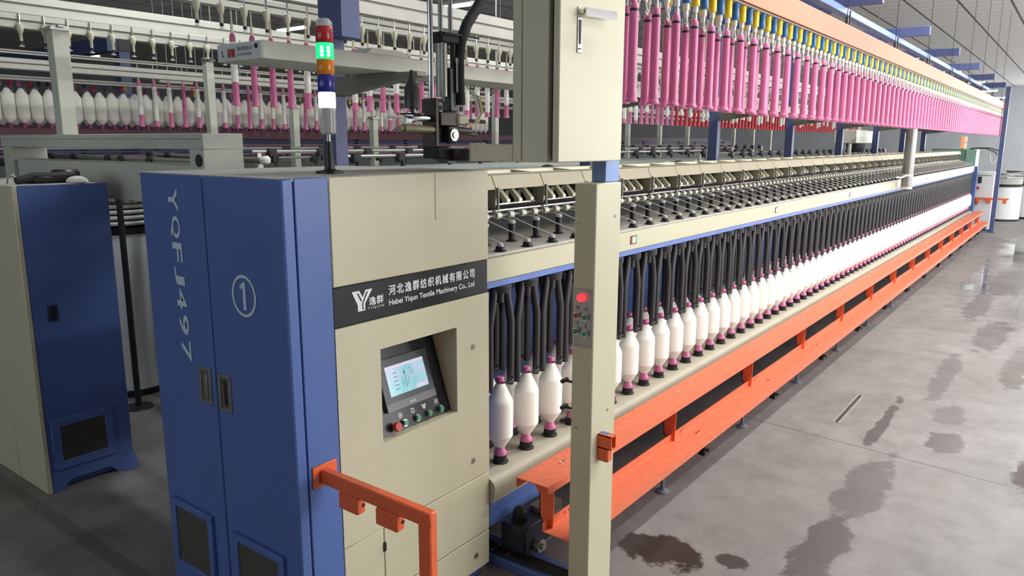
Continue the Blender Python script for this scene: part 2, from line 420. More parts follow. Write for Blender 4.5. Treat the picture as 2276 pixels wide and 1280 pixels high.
# ceiling fluorescent fittings
def fitting(x, y, z, length=1.25, along='y', label='', dx=0.0):
    t = thing('fluorescent_light', label, 'ceiling light', (x, y, z), 'fluorescent ceiling lights')
    hl = length/2
    bx = (lambda mb, w_, a, b_: mb.box(x-w_, x+w_, y-hl, y+hl, z+a, z+b_, .005)) if along == 'y' else (lambda mb, w_, a, b_: mb.box(x-hl, x+hl, y-w_, y+w_, z+a, z+b_, .005))
    h = MB(); bx(h, .05, .03, .08); h.build('housing', white_pl, t)
    g = MB(); p = (0, hl, 0) if along == 'y' else (hl, 0, 0)
    g.cyl((x-p[0], y-p[1], z), (x+p[0], y+p[1], z), .026, n=10); g.build('glowing_tube', lamp_tube_m, t)
    r = MB()
    for s in (-.6, .6): r.cyl((x+p[0]*s, y+p[1]*s, z+.07), (x+p[0]*s, y+p[1]*s, ZC+.01), .004, n=6)
    r.build('hanger_rod', steel, t)
    return t

# ================================================================== HEADSTOCK CABINET (front of the machine)
PITCH = .2195
CX0, CX1, CY0, CY1, CZ = 1.509, 2.587, 2.09, 3.03, 1.933
rx0, rx1, rz0, rz1 = 1.921, 2.366, .880, 1.266
cab = thing('control_cabinet', 'tall blue and cream head cabinet with touch screen and black nameplate', 'cabinet', (CX0, CY0, 0))
b = MB(); b.box(CX0+.02, CX1-.004, CY0+.27, CY1-.004, .045, CZ-.012); b.box(CX0+.02, rx0-.02, CY0+.02, CY0+.28, .045, CZ-.012); b.box(rx0-.03, CX1-.004, CY0+.02, CY0+.28, rz1+.02, CZ-.012); b.box(rx0-.03, CX1-.004, CY0+.02, CY0+.28, .045, rz0-.02); b.box(rx1+.02, CX1-.004, CY0+.02, CY0+.28, rz0-.03, rz1+.03); b.build('body', blue, cab)
MB().box(CX0+.03, CX1-.03, CY0+.035, CY1-.03, 0, .05).build('plinth', blue, cab)
MB().box(CX0+.004, CX1-.002, CY0+.004, CY1, CZ-.014, CZ, .003).build('top_sheet', dust_top, cab)
MB().box(CX0+.001, 1.5575, CY0, CY0+.03, .05, CZ-.001, .006).build('corner_panel', blue, cab)
MB().box(1.5605, 1.7035, CY0, CY0+.03, .05, CZ-.001, .003).build('side_panel', blue, cab)
up = MB().box(1.706, CX1, CY0, CY0+.03, 1.538, CZ-.001, .004).build('upper_panel', cream, cab)
MB().box(2.243, 2.2455, CY0-.0015, CY0+.004, 1.74, CZ-.004).build('panel_slot', mat('panel_joint', (150, 146, 128), .6), up)
np_ = MB().box(1.7055, CX1-.004, CY0+.004, CY0+.03, 1.3885, 1.5365, .002).build('nameplate', black_paint, cab)
np_['label'] = 'black nameplate with white company lettering'
NY = CY0+.004
lettering('lettering', '河北逸群纺织机械有限公司', white_letter, np_, (1.977, NY, 1.4685), *SX, .514, .040, .0012, 1.32, .0, .0011)
lettering('lettering', 'Hebei Yiqun Textile Machinery Co., Ltd', white_letter, np_, (1.977, NY, 1.4225), *SX, .513, .029, .0012, 1.0, .006, .0004)
lettering('lettering', '逸群', white_letter, np_, (1.875, NY, 1.4465), *SX, .072, .032, .0012, 1.15, .0, .0009)
lettering('lettering', 'YIQUN', white_letter, np_, (1.866, NY, 1.430), *SX, .083, .0115, .0012, 1.35)
poly_plate('logo', [[(0, .078), (.036, .078), (.052, .052), (.066, .078), (.101, .078), (.063, .026), (.063, 0), (.027, 0), (.027, .024)]], white_letter, np_, (1.792, NY, 1.432), *SX, ext=.0012)
poly_plate('logo', [[(.024, .070), (.030, .070), (.047, .0415), (.043, .036)], [(.071, .070), (.078, .070), (.0535, .028), (.0535, .008), (.060, .008), (.060, .0055), (.049, .0055), (.049, .030)]], black_paint, np_, (1.792, NY, 1.432), *SX, ext=.0020)
# lower door with the console recess
dz0, dz1 = .523, 1.386; rx0, rx1, rz0, rz1 = 1.921, 2.366, .880, 1.266
d = MB(); o4 = [(1.706, dz0), (CX1, dz0), (CX1, dz1), (1.706, dz1)]; i4 = [(rx0, rz0), (rx1, rz0), (rx1, rz1), (rx0, rz1)]
vs = [(x, y, z) for y in (CY0, CY0+.011) for x, z in o4+i4]; fs = []
for k in range(4):
    j = (k+1) % 4
    fs += [(k, j, 4+j, 4+k), (8+k, 8+j, 12+j, 12+k), (k, j, 8+j, 8+k), (4+k, 4+j, 12+j, 12+k)]
d.add(vs, fs)
door = d.build('console_door', cream, cab)
r = MB(); yb = CY0+.255
r.box(rx0-.012, rx0+.0015, CY0+.003, yb, rz0-.01, rz1+.01); r.box(rx1-.0015, rx1+.012, CY0+.003, yb, rz0-.01, rz1+.01)
r.box(rx0-.011, rx1+.011, CY0+.003, yb, rz1-.0015, rz1+.012); r.box(rx0-.011, rx1+.011, CY0+.003, yb, rz0-.012, rz0+.0015)
r.build('recess_lining', cream, door)
pv = Vector((0, .31109, .95038)); pn = Vector((0, -.95038, .31109)); pb = Vector((0, 2.125, .875)); PX = ((1, 0, 0), tuple(pv))
def pc(x, v, h=0): return pb+Vector((x, 0, 0))+pv*v+pn*h
def pbox(mb, x0, x1, v0, v1, h0, h1):
    vs = [tuple(pc(x, v, h)) for x in (x0, x1) for v in (v0, v1) for h in (h0, h1)]
    return mb.add(vs, [(0,1,3,2),(4,6,7,5),(0,4,5,1),(2,3,7,6),(0,2,6,4),(1,5,7,3)])
con = pbox(MB(), rx0, rx1, 0, .415, -.004, 0).build('console_panel', black_paint, cab)
bz = MB(); pbox(bz, 2.000, 2.286, .096, .309, 0, .016); hm = bz.build('touch_screen', mat('screen_bezel', (62, 64, 70), .35), con)
pbox(MB(), 2.000, 2.286, .096, .128, .0162, .0168).build('bezel_strip', mat('bezel_strip_grey', (112, 112, 118), .4), hm)
lettering('lettering', 'invt', white_letter, hm, pc(2.128, .105, .0172), PX[0], PX[1], .034, .012, .0004)
# screen picture
sm = bpy.data.materials.new('screen_picture'); sm.use_nodes = True; nt = sm.node_tree; bs = nt.nodes['Principled BSDF']
tc = nt.nodes.new('ShaderNodeTexCoord'); nz = nt.nodes.new('ShaderNodeTexNoise'); nz.inputs['Scale'].default_value = 14; nt.links.new(tc.outputs['Object'], nz.inputs['Vector'])
rp = nt.nodes.new('ShaderNodeValToRGB'); rp.color_ramp.elements[0].position = .35; rp.color_ramp.elements[1].position = .68
rp.color_ramp.elements[0].color = lin((120, 214, 214))+(1,); rp.color_ramp.elements[1].color = lin((196, 214, 240))+(1,)
nt.links.new(nz.outputs['Fac'], rp.inputs['Fac']); nt.links.new(rp.outputs['Color'], bs.inputs['Emission Color']); bs.inputs['Emission Strength'].default_value = .75
bs.inputs['Base Color'].default_value = (.05, .06, .06, 1); bs.inputs['Roughness'].default_value = .2
scr = pbox(MB(), 2.034, 2.256, .153, .277, .0162, .0175).build('display', sm, hm)
ui_d = emis('display_dark_lines', (60, 110, 130), .5, (20, 30, 40)); ui_l = emis('display_light_bar', (226, 216, 240), .75, (60, 60, 60))
def rect(x, v, w_, h): return [(x, v), (x+w_, v), (x+w_, v+h), (x, v+h)]
poly_plate('display_drawing', [rect(.098, .020, .003, .075), rect(.082, .034, .002, .034), rect(.115, .034, .002, .034), rect(.082, .034, .010, .002), rect(.107, .034, .010, .002), [(.094, .078), (.105, .078), (.0995, .093)]]
           + [rect(.036, .022+.017*i, .022, .003) for i in range(5)] + [rect(.128, .070+.008*i, .03-.004*i, .0016) for i in range(4)], ui_d, scr, pc(2.034, .153, .0176), PX[0], PX[1], .0003)
poly_plate('display_header', [rect(0, .112, .222, .012), rect(.150, .004, .066, .014)], ui_l, scr, pc(2.034, .153, .0176), PX[0], PX[1], .0002)
for i, x in enumerate((2.080, 2.155, 2.226, 2.299)):
    q = MB(); q.cyl(pc(x, .033, 0), pc(x, .033, .012), .0145, n=20); rg = q.build('push_button', chrome, con)
    q = MB(); q.cyl(pc(x, .033, .012), pc(x, .033, .018), .0112, .0108, n=20); q.build('button_cap', green_pl, rg)
q = MB(); q.cyl(pc(2.022, .032, 0), pc(2.022, .032, .02), .012, n=16); q.cyl(pc(2.022, .032, .02), pc(2.022, .032, .034), .0195, .0175, n=22)
eb = q.build('emergency_stop', red_btn, con); eb['label'] = 'red mushroom stop button'
sym = []
def off(polys, x, v): return [[(a+x, c+v) for a, c in p] for p in polys]
sym += off(ring_polys(0, 0, .011, .011, .003, 20), 2.070, .068) + off([[(.004*math.cos(a*.7), .004*math.sin(a*.7)) for a in range(9)]], 2.070, .068)
sym += off([rect(-.009, -.010, .018, .0035), rect(-.009, .0065, .018, .0035), rect(-.009, -.010, .0035, .020), rect(.0055, -.010, .0035, .020)], 2.143, .069)
sym += off([rect(-.011, -.002, .005, .013), rect(.006, -.002, .005, .013), rect(-.004, -.001, .008, .008), [(-.011, -.004), (.011, -.004), (0, -.012)]], 2.211, .069)
sym += off([rect(-.010, -.010, .003, .022), rect(.007, -.010, .003, .022), rect(-.010, -.012, .008, .003), rect(.002, -.012, .008, .003), rect(-.003, -.006, .006, .013)], 2.288, .071)
poly_plate('button_symbols', sym, white_letter, con, pc(0, 0, .0006), PX[0], PX[1], .0003)
# lower panels, screws, hinges
lp = MB(); lp.box(1.706, 1.9085, CY0, CY0+.03, .05, .520, .002); lp.box(1.9125, CX1, CY0, CY0+.03, .226, .518, .003); lp.build('lower_panel', cream, cab)
MB().box(1.9125, CX1, CY0, CY0+.03, .05, .222, .003).build('foot_panel', cream, cab)
q = MB(); q.box(1.706, CX1-.01, CY0+.012, CY0+.0195, .05, .53); q.build('door_backing', dark, cab)
for z in (.44, .24):
    MB().box(1.903, 1.918, CY0-.006, CY0+.004, z-.02, z+.02, .002).build('hinge', black, cab)
for x, z in ((2.477, 1.156), (2.471, .616), (2.486, .131)):
    q = MB(); q.cyl((x, CY0-.004, z), (x, CY0+.002, z), .013, n=16); q.cyl((x, CY0-.006, z), (x, CY0-.004, z), .006, n=10); q.build('lock_screw', steel, cab)
# blue doors on the end
for (ya, yb_, hy, hz, va, vb, vz0, vz1, nm) in ((2.568, 3.006, 2.635, 1.12, 2.655, 2.962, .245, .562, 'left'), (2.10, 2.560, 2.503, 1.115, 2.185, 2.508, .235, .548, 'right')):
    dr = MB().box(CX0, CX0+.022, ya, yb_, .05, CZ-.003, .004).build('door', blue, cab)
    h = MB()
    for a, c, e, f_ in ((hy-.042, hy+.042, hz-.072, hz-.060), (hy-.042, hy+.042, hz+.060, hz+.072), (hy-.042, hy-.030, hz-.06, hz+.06), (hy+.026, hy+.042, hz-.06, hz+.06)):
        h.box(CX0-.006, CX0+.001, a, c, e, f_, .001)
    hd = h.build('recessed_handle', steel, dr)
    MB().box(CX0-.0015, CX0+.0005, hy-.03, hy+.026, hz-.06, hz+.06).build('handle_pocket', mat('handle_pocket_metal', (120, 112, 104), .4, metal=.6), hd)
    MB().box(CX0-.005, CX0, hy-.012, hy+.006, hz-.05, hz+.05, .002).build('pull_bar', black if nm == 'right' else steel, hd)
    v = MB(); t_ = .032
    v.box(CX0-.016, CX0, va, vb, vz1-t_, vz1, .003); v.box(CX0-.016, CX0, va, vb, vz0, vz0+t_, .003)
    v.box(CX0-.016, CX0, va, va+t_, vz0+t_, vz1-t_, .003); v.box(CX0-.016, CX0, vb-t_, vb, vz0+t_, vz1-t_, .003)
    vf = v.build('vent_frame', blue, dr)
    MB().box(CX0-.008, CX0-.002, va+t_, vb-t_, vz0+t_, vz1-t_).build('vent_mesh', vent_m, vf)
    if nm == 'left':
        # letters stacked down the door, turned a quarter clockwise
        L0 = 1.876; ux, uy = (0, 0, -1), (0, -1, 0)
        for ch, zt, wd in (('Y', 1.876, .086), ('Q', 1.770, .083), ('F', 1.667, .072), ('J', 1.574, .070), ('4', 1.487, .080), ('9', 1.383, .078), ('7', 1.277, .080)):
            yy = 2.800 - (1.876-zt)*.02
            lettering('lettering', ch, pale_letter, dr, (CX0-.001, yy, zt), ux, uy, wd, .066, .001, 1, .008, .0015)
    else:
        poly_plate('number_ring', ring_polys(0, 0, .073, .077, .011), pale_letter, dr, (CX0-.001, 2.338, 1.511), *SXM, ext=.001)
        poly_plate('lettering', [[(-.004, .050), (.012, .050), (.012, -.052), (-.006, -.052), (-.006, .030), (-.022, .022), (-.022, .034)]], pale_letter, dr, (CX0-.001, 2.338, 1.511), *SXM, ext=.001)

# signal tower standing on the cabinet
tw = thing('signal_tower', 'signal light tower with lit green and white lenses standing on the blue cabinet', 'signal light', (1.886, 2.30, CZ))
c = (1.886, 2.30, CZ)
MB().lathe([(.052, 0), (.052, .010), (.024, .014), (.020, .018), (.014, .120)], c, 20).build('base', black, tw)
MB().lathe([(.0085, .118), (.0085, .150)], c, 12).build('pole', steel, tw)
MB().lathe([(.022, .146), (.030, .152), (.031, .243)], c, 24).build('clear_housing', clear, tw)
MB().lathe([(.013, .148), (.019, .17), (.022, .243)], c, 16).build('sounder', mesh_m, tw)
for a, e, m_, nm in ((.243, .300, white_on, 'white_lens'), (.301, .363, blue_lens, 'blue_lens'), (.364, .419, amber_lens, 'amber_lens'), (.420, .476, green_on, 'green_lens'), (.477, .535, red_lens, 'red_lens')):
    ln = MB().lathe([(.030, a), (.032, a+.003), (.032, e-.003), (.030, e)], c, 24).build(nm, m_, tw)
    if 'white' in nm or 'green' in nm:
        q = MB()
        for k in range(3):
            for dy in (-.011, .013):
                zz = CZ+a+.012+k*.013; ang = math.atan2(-2.3, -1.886)+dy*32
                p = Vector((c[0]+.0315*math.cos(ang), c[1]+.0315*math.sin(ang), zz)); nrm = Vector((math.cos(ang), math.sin(ang), 0))
                q.cyl(p-nrm*.002, p+nrm*.0015, .0075, .006, n=10)
        q.build('led_cluster', bulb_g if 'green' in nm else emis('white_led_glow', (255, 255, 255), 3.0), ln)
MB().lathe([(.031, .535), (.030, .548), (.024, .560), (.020, .563)], c, 24).build('cap', clear, tw)

# orange handrail bolted to the cabinet
hr = thing('handrail', 'orange square-tube handrail bolted to the blue cabinet side, turning down to the floor', 'handrail', (1.622, 1.56, 0))
q = MB(); q.box(1.605, 1.640, 1.540, 2.084, .830, .885, .005); q.box(1.605, 1.640, 1.540, 1.598, 0, .84, .005); q.build('rail', orange, hr)
pl = MB().box(1.574, 1.684, 2.084, 2.0895, .818, .902, .004).build('wall_plate', orange, hr)
q = MB(); q.cyl((1.590, 2.078, .855), (1.590, 2.085, .855), .010, n=6); q.cyl((1.590, 2.074, .855), (1.590, 2.085, .855), .005, n=10); q.build('bolt', chrome, pl)
for ya, yb_ in ((1.885, 1.985), (1.690, 1.795)):
    s_ = MB().box(1.600, 1.642, ya, yb_, .768, .832, .006).build('sensor_block', orange, hr)
    q = MB(); q.cyl((1.630, ya-.002, .80), (1.630, ya+.004, .80), .007, n=12); q.build('sensor_eye', black, s_)

# ================================================================== ROVING FRAME BODY
XE = 21.0; XB = CX1+.002
bed = thing('flyer_beam', 'long cream front beam with small indicator windows and grey spindle plate above the bobbins', 'machine beam', (XB, 2.2, 1.4))
MB().box(XB, XE+.15, 2.13, 2.150, 1.417, 1.530, .004).build('front_beam', cream, bed)
MB().box(XB, XE+.15, 2.135, 2.150, 1.388, 1.4165).build('beam_trim', mat('pale_blue_trim', (104, 128, 196), .4), bed)
MB().box(XB, XE+.15, 2.14, 2.72, 1.532, 1.545).build('spindle_plate', plate_grey, bed)
for x, m_ in ((4.03, 'rg'), (6.672, 'w'), (9.267, 'w'), (11.9, 'w'), (14.448, 'w'), (17.1, 'w')):
    fr = MB().box(x-.040, x+.040, 2.126, 2.131, 1.452, 1.502, .002).build('indicator_window', black, bed)
    if m_ == 'rg':
        MB().box(x-.036, x-.014, 2.1245, 2.127, 1.458, 1.497).build('red_lens', mat('pale_red_lens', (214, 120, 120), .3), fr)
        MB().box(x+.014, x+.034, 2.1245, 2.127, 1.458, 1.497).build('green_lens', mat('pale_green_lens', (96, 190, 156), .3), fr)
        MB().box(x-.014, x+.014, 2.1245, 2.127, 1.458, 1.497).build('white_lens', white_pl, fr)
    else:
        MB().box(x-.034, x+.030, 2.1245, 2.127, 1.457, 1.497).build('white_lens', white_pl, fr)
ro = thing('bobbin_rail', 'long grey-cream rounded rail on which the white roving bobbins stand', 'bobbin rail', (XB, 2.3, .355))
rl = MB(); prof = [(2.55, .485)]+[(2.118-.062*math.sin(math.pi/2*i/6), .485-.05*(1-math.cos(math.pi/2*i/6))) for i in range(7)]+[(2.060, .40), (2.075, .355), (2.55, .355)]
rl.prism(prof, 'x', XB, XE); rl.build('rail_top', mat('bobbin_rail_paint', (172, 165, 145), .45, var=.05), ro, 30)
MB().box(XB, XE, 2.09, 2.16, .23, .354, .004).build('rail_beam', blue, ro)
ba = thing('machine_base', 'blue back wall and floor channel of the roving machine behind the bobbins', 'machine base', (XB, 2.6, 0))
MB().box(XB, XE+.15, 2.70, 2.73, .16, 1.53).build('back_panel', blue, ba)
MB().box(XB, XE, 2.605, 2.62, 1.70, 1.86).build('drafting_shade_sheet', mat('painted_shade_black', (16, 16, 16), .8), bed); MB().box(XB, XE, 2.655, 2.69, 1.546, 1.71).build('rear_trough', dark, bed)  # black sheet stands in for the shade behind the pressure arms
MB().box(XB, XE, 2.62, 2.75, .0, .16).build('base_channel', blue, ba)
t = thing('end_panel', 'blue end panel of the roving machine bed before the white tail column', 'machine panel', (XE+.1, 2.4, 0))
MB().box(XE+.155, XE+.24, 2.06, 2.69, .0, 1.53, .01).build('panel', blue, t)
MB().box(XB+.02, XE, 2.735, 2.755, 1.0, 1.86).build('rear_cover', cream, ba)
t = thing('drive_shaft', 'long thin steel shaft running along the floor under the bobbin rail', 'shaft', (XB, 1.99, .12))
MB().cyl((3.02, 1.99, .12), (XE, 1.99, .12), .018, n=10).build('shaft_bar', steel, t)
for i in range(12):
    MB().box(XB+.6+i*1.6, XB+.65+i*1.6, 1.96, 2.02, 0, .105, .004).build('bearing_stand', rubber, t)

# drafting units: a cream lid with four pressure arms and rollers, forty-two along the bed
SEC = 2*PITCH; S0 = 3.062-SEC
du = thing('drafting_unit', 'x', 'drafting unit', (0, 2.3, 1.545))
g = .004
q = MB(); q.strip([(2.426, 1.812), (2.456, 1.880), (2.530, 1.886)], g, SEC-g, .006); cv = q.build('cover', cream, du)
q = MB(); q.box(g, SEC-g, 2.66, 2.735, 1.880, 1.897, .002); q.strip([(2.530, 1.886), (2.55, 1.866), (2.65, 1.868), (2.66, 1.893)], g, SEC-g, .005); q.build('tray', cream, cv)
MB().prism([(2.53, 1.868), (2.66, 1.872), (2.66, 1.898), (2.53, 1.890)], 'x', .0005, .018).build('tray_rib', mat('rib_grey', (150, 146, 130), .5), cv)  # rib in a greyer tone than the lid
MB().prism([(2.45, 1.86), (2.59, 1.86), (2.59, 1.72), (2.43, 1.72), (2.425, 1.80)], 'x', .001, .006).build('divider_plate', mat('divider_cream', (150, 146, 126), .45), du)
MB().box(.0005, .0105, 2.408, 2.420, 1.705, 1.822).build('bracket_bar', mat('bracket_grey_metal', (120, 118, 110), .5, metal=.3), du)
arm_poly = [(2.588, 1.842), (2.560, 1.842), (2.470, 1.752)] + [(2.483+.0185*math.cos(math.radians(a)), 1.742+.0185*math.sin(math.radians(a))) for a in range(150, 361, 30)] + [(2.512, 1.758)]
for k in range(4):
    x = .055+k*PITCH/2
    am = MB().prism(arm_poly, 'x', x-.0145, x+.0145).build('pressure_arm', mat('arm_cream', (252, 247, 214), .4), du)
    q = MB(); q.cyl((x-.030, 2.447, 1.672), (x+.008, 2.447, 1.672), .0185, n=14); q.build('top_roller', mat('roller_cot_white', (226, 226, 206), .5), du)
    q = MB(); q.cyl((x+.010, 2.447, 1.672), (x+.046, 2.447, 1.672), .0135, n=12); q.cyl((x+.046, 2.447, 1.672), (x+.054, 2.447, 1.672), .016, n=12); q.build('roller_end', mat('roller_grey_metal', (110, 108, 106), .4, metal=.5), du)
    q = MB(); q.box(x+.014, x+.050, 2.50, 2.56, 1.72, 1.80, .004); q.build('arm_spring_block', black, du)
q = MB(); q.cyl((.001, 2.462, 1.728), (SEC-.001, 2.462, 1.728), .008, n=8); q.cyl((.001, 2.432, 1.700), (SEC-.001, 2.432, 1.700), .0075, n=8); q.build('roller_shaft', chrome, du)
NU = 42
for k in range(NU):
    lb = 'cream lidded drafting unit with four pressure arms, %s from the head cabinet' % nth(k+1)
    if k == 0: du.location = (S0, 2.3, 1.545); du['label'] = lb; du['group'] = 'drafting units along the bed'
    else: dup(du, (S0+k*SEC, 2.3, 1.545), lb)

# ------------------------------------------------------------------ flyers
FX0, FY, RY = 2.768, 2.165, 2.346
NB = 84
def inlet(front):
    y = FY if front else RY
    f = thing('roving_inlet', 'x', 'roving inlet', (0, y, 1.5455))
    if front:
        MB().lathe([(.030, 0), (.030, .006), (.023, .008), (.022, .024)], (0, y, 1.5455), 16).build('bearing_cap', black, f)
        MB().lathe([(.016, .024), (.015, .036), (.008, .042)], (0, y, 1.5455), 14).build('funnel', mat('inlet_grey', (190, 188, 180), .45), f)
        MB().tube([(0, y, 1.585), (-.004, 2.30, 1.622), (-.012, 2.425, 1.664)], .0032, 6).build('roving_strand', yarn_thread, f)
    else:
        MB().lathe([(.030, 0), (.030, .006), (.018, .010), (.0185, .095)], (0, y, 1.5455), 16).build('inlet_tube', black, f)
        MB().lathe([(.0195, .095), (.0195, .108), (.010, .114)], (0, y, 1.5455), 14).build('funnel', mat('inlet_grey', (190, 188, 180), .45), f)
        MB().tube([(0, y, 1.657), (.004, 2.425, 1.664)], .0032, 6).build('roving_strand', yarn_thread, f)
    return f
def flyer(front):
    y = FY if front else RY
    f = thing('flyer', 'x', 'flyer', (0, y, 1.531))
    MB().lathe([(.018, 1.30), (.020, 1.345), (.052, 1.352), (.056, 1.386), (.013, 1.387), (.013, 1.531)], (0, y, 0), 16).build('hub', flyer_m, f)
    for s in (1, -1):
        bot = .87
        MB().tube([(s*.046, y, 1.375), (s*.052, y, 1.335), (s*.079, y, 1.215), (s*.084, y, 1.185), (s*.083, y, 1.0), (s*.081, y, bot)], [.017, .0185, .0198, .0195, .0188, .0178], 12).build('arm', flyer_m, f)
    pr = [(.080, y, .915)]+[(.080*math.cos(a)*(1-.62*a/2.4), y-.080*math.sin(a)*(1-.62*a/2.4), .915-.004*a) for a in (.4, .8, 1.2, 1.6, 2.0, 2.4)]
    MB().tube(pr, .0035, 6).build('presser', black, f)
    return f
for front, x0, y in ((True, FX0, FY), (False, FX0+.5*PITCH, RY)):
    nm = 'front' if front else 'rear'
    f0 = flyer(front); i0 = inlet(front)
    for k in range(NB if front else NB-1):
        lb = 'charcoal two-armed flyer in %s row, %s from the head cabinet' % (nm, nth(k+1)); loc = (x0+k*PITCH, y, 1.531)
        lb2 = ('low black capped roving inlet in front row, %s from the head cabinet' if front else 'tall black roving inlet tube in rear row, %s from the head cabinet') % nth(k+1); loc2 = (x0+k*PITCH, y, 1.5455)
        if k == 0:
            f0.location = loc; f0['label'] = lb; f0['group'] = nm+' row of flyers'; i0.location = loc2; i0['label'] = lb2; i0['group'] = nm+' row of roving inlets'
        else: dup(f0, loc, lb); dup(i0, loc2, lb2)

# ------------------------------------------------------------------ full roving bobbins on the rail
RZ = .485
bb = thing('roving_bobbin', 'x', 'bobbin', (0, 0, 0))
MB().lathe([(.041, 0), (.041, .007), (.034, .010), (.033, .036), (.024, .038)], (0, 0, 0), 20).build('bobbin_wheel', black, bb)
MB().lathe([(.024, .034), (.031, .040), (.032, .052), (.025, .064), (.021, .084)], (0, 0, 0), 18).build('tube_foot', pink_deep, bb)
MB().lathe([(.021, .080), (.026, .086), (.060, .136), (.063, .143), (.063, .150), (.063, .312), (.0625, .320), (.060, .328), (.025, .402), (.020, .410)], (0, 0, 0), 26).build('yarn_package', yarn, bb, 22)
MB().lathe([(.0195, .405), (.020, .436), (.017, .442), (.010, .442)], (0, 0, 0), 16).build('tube_top', pink, bb)
MB().tube([(.024, -.010, .040), (.044, -.018, .044), (.056, -.020, .042), (.052, -.014, .034), (.036, -.012, .032)], .0022, 6).build('tail_loop', pink_deep, bb)
for row, (x0, y, n, nm) in enumerate(((FX0, FY, NB, 'front'), (FX0+.5*PITCH, RY, 46, 'rear'))):
    for k in range(n):
        lb = 'white roving bobbin on pink tube in %s row, %s from the head cabinet' % (nm, nth(k+1)); loc = (x0+k*PITCH, y, RZ)
        grp = '%s row of full roving bobbins' % nm
        if row == 0 and k == 0: bb.location = loc; bb['label'] = lb; bb['group'] = grp
        else: dup(bb, loc, lb, grp)

# ------------------------------------------------------------------ orange step guards
sg_ = thing('step_guard', 'long orange two-tier step guard of bent sheet along the foot of the machine', 'step guard', (2.65, 1.78, 0))
MB().strip([(1.967, .455), (1.967, .502), (1.788, .502), (1.788, .468)], 2.640, XE-.35, .005).build('upper_step', mat('orange_tread', (222, 112, 76), .5, var=.09, scale=25, bump=.1), sg_, 30)
MB().strip([(1.822, .315), (1.822, .271), (1.669, .269), (1.669, .222)], 2.650, XE-.35, .005).build('lower_step', mat('orange_tread', (222, 112, 76)), sg_, 30)
NBR = 14
for k in range(NBR):
    x = 2.70+k*1.317
    q = MB(); q.prism([(1.795, .494), (1.93, .494), (1.878, .43), (1.874, .31), (1.83, .252), (1.69, .252), (1.69, .266), (1.80, .266)], 'x', x, x+.006)
    q.prism([(1.878, .43), (1.874, .31), (1.83, .252), (1.826, .256), (1.869, .313), (1.873, .43)], 'x', x, x+.045); br = q.build('step_bracket', orange, sg_)
    if k:
        q = MB(); q.cyl((x-.14, 1.80, .012), (x-.14, 1.80, .264), .011, n=10); q.lathe([(.040, 0), (.040, .008), (.018, .020), (.016, .034)], (x-.14, 1.80, 0), 14)
        q.box(x-.16, x+.03, 1.78, 1.82, .245, .262); q.build('levelling_foot', mat('grey_blue_foot', (110, 112, 128), .5), sg_)
    for dx in (.20, .235): MB().cyl((x+dx, 1.89, .503), (x+dx, 1.89, .511), .008, n=8).build('bolt', chrome, sg_)
    for dx in (.14, .175): MB().cyl((x+dx, 1.8205, .297), (x+dx, 1.812, .297), .009, n=8).build('bolt', chrome, sg_)
    for dx in (.20, .235): MB().cyl((x+dx, 1.745, .270), (x+dx, 1.745, .279), .007, n=8).build('bolt', chrome, sg_)
    q = MB(); q.box(x+.17, x+.21, 1.672, 1.715, .15, .262, .004); q.cyl((x+.19, 1.65, .19), (x+.19, 1.68, .19), .012, n=8); q.build('clamp', black, sg_)

# ------------------------------------------------------------------ cream post with push buttons
PX0, PX1, PY0, PY1 = 2.618, 2.820, 1.555, 1.659
po = thing('control_post', 'tall cream sheet-metal post with push buttons in front of the orange step guard', 'post', (2.72, 1.60, 0))
MB().box(PX0, PX1, PY0, PY1, 0, 1.89, .004).build('cladding', cream, po)
pp = MB().box(PX0-.003, PX0+.001, 1.566, 1.650, 1.203, 1.456, .001).build('button_plate', steel, po)
q = MB(); q.cyl((PX0-.022, 1.611, 1.418), (PX0-.002, 1.611, 1.418), .0165, .018, n=20); rl_ = q.build('lamp', red_on, pp); rl_['label'] = 'lit red lamp'
for y, z, m_, nm in ((1.633, 1.340, red_btn, 'red'), (1.591, 1.337, green_pl, 'green'), (1.634, 1.272, green_pl, 'green'), (1.590, 1.267, green_pl, 'green')):
    q = MB(); q.cyl((PX0-.016, y, z), (PX0-.002, y, z), .0150, n=18); ch_ = q.build('push_button', chrome, pp)
    q = MB(); q.cyl((PX0-.020, y, z), (PX0-.016, y, z), .0115, n=18); q.build('button_cap', m_, ch_)
sy = ring_polys(-.011, .125, .0075, .0075, .002, 18)+ring_polys(.029, .122, .0075, .0075, .002, 18)
sy += off([[(.0025*math.cos(a*.7), .0025*math.sin(a*.7)) for a in range(9)]], -.011, .125)+off([[(.002*math.cos(a*.7), .002*math.sin(a*.7)) for a in range(9)]], .029, .122)
for xx, zz, s in ((-.011, .057, 1), (.029, .054, -1)):
    sy += [[(xx-.0012, zz-.008), (xx+.0012, zz-.008), (xx+.0012, zz+.008), (xx-.0012, zz+.008)], [(xx-.004, zz+s*.003), (xx+.004, zz+s*.003), (xx, zz+s*.010)]]
poly_plate('button_symbols', sy, dark_letter, pp, (PX0-.0035, 1.62, 1.248), *SXM, ext=.0004)
q = MB()
for y, z in ((1.64, 1.885-.16), (1.632, .84)): q.cyl((PX0-.004, y, z), (PX0, y, z), .006, n=8)
q.cyl((2.775, PY0-.003, 1.75), (2.775, PY0, 1.75), .006, n=8); q.cyl((2.752, PY0-.003, .90), (2.752, PY0, .90), .006, n=8); q.build('rivets', steel, po)
q = MB()
for a in (0, 1):
    q.box(2.672+a*.036, 2.676+a*.036, 1.485, 1.556, .752, .812); q.box(2.672, 2.712, 1.485, 1.556, .752+a*.056, .756+a*.056)
st = q.build('sensor_bracket', orange, po); st['label'] = 'short orange square tube sticking out of the post'
MB().box(2.672, 2.712, 1.500, 1.556, .690, .752, .005).build('sensor_block', orange, st)
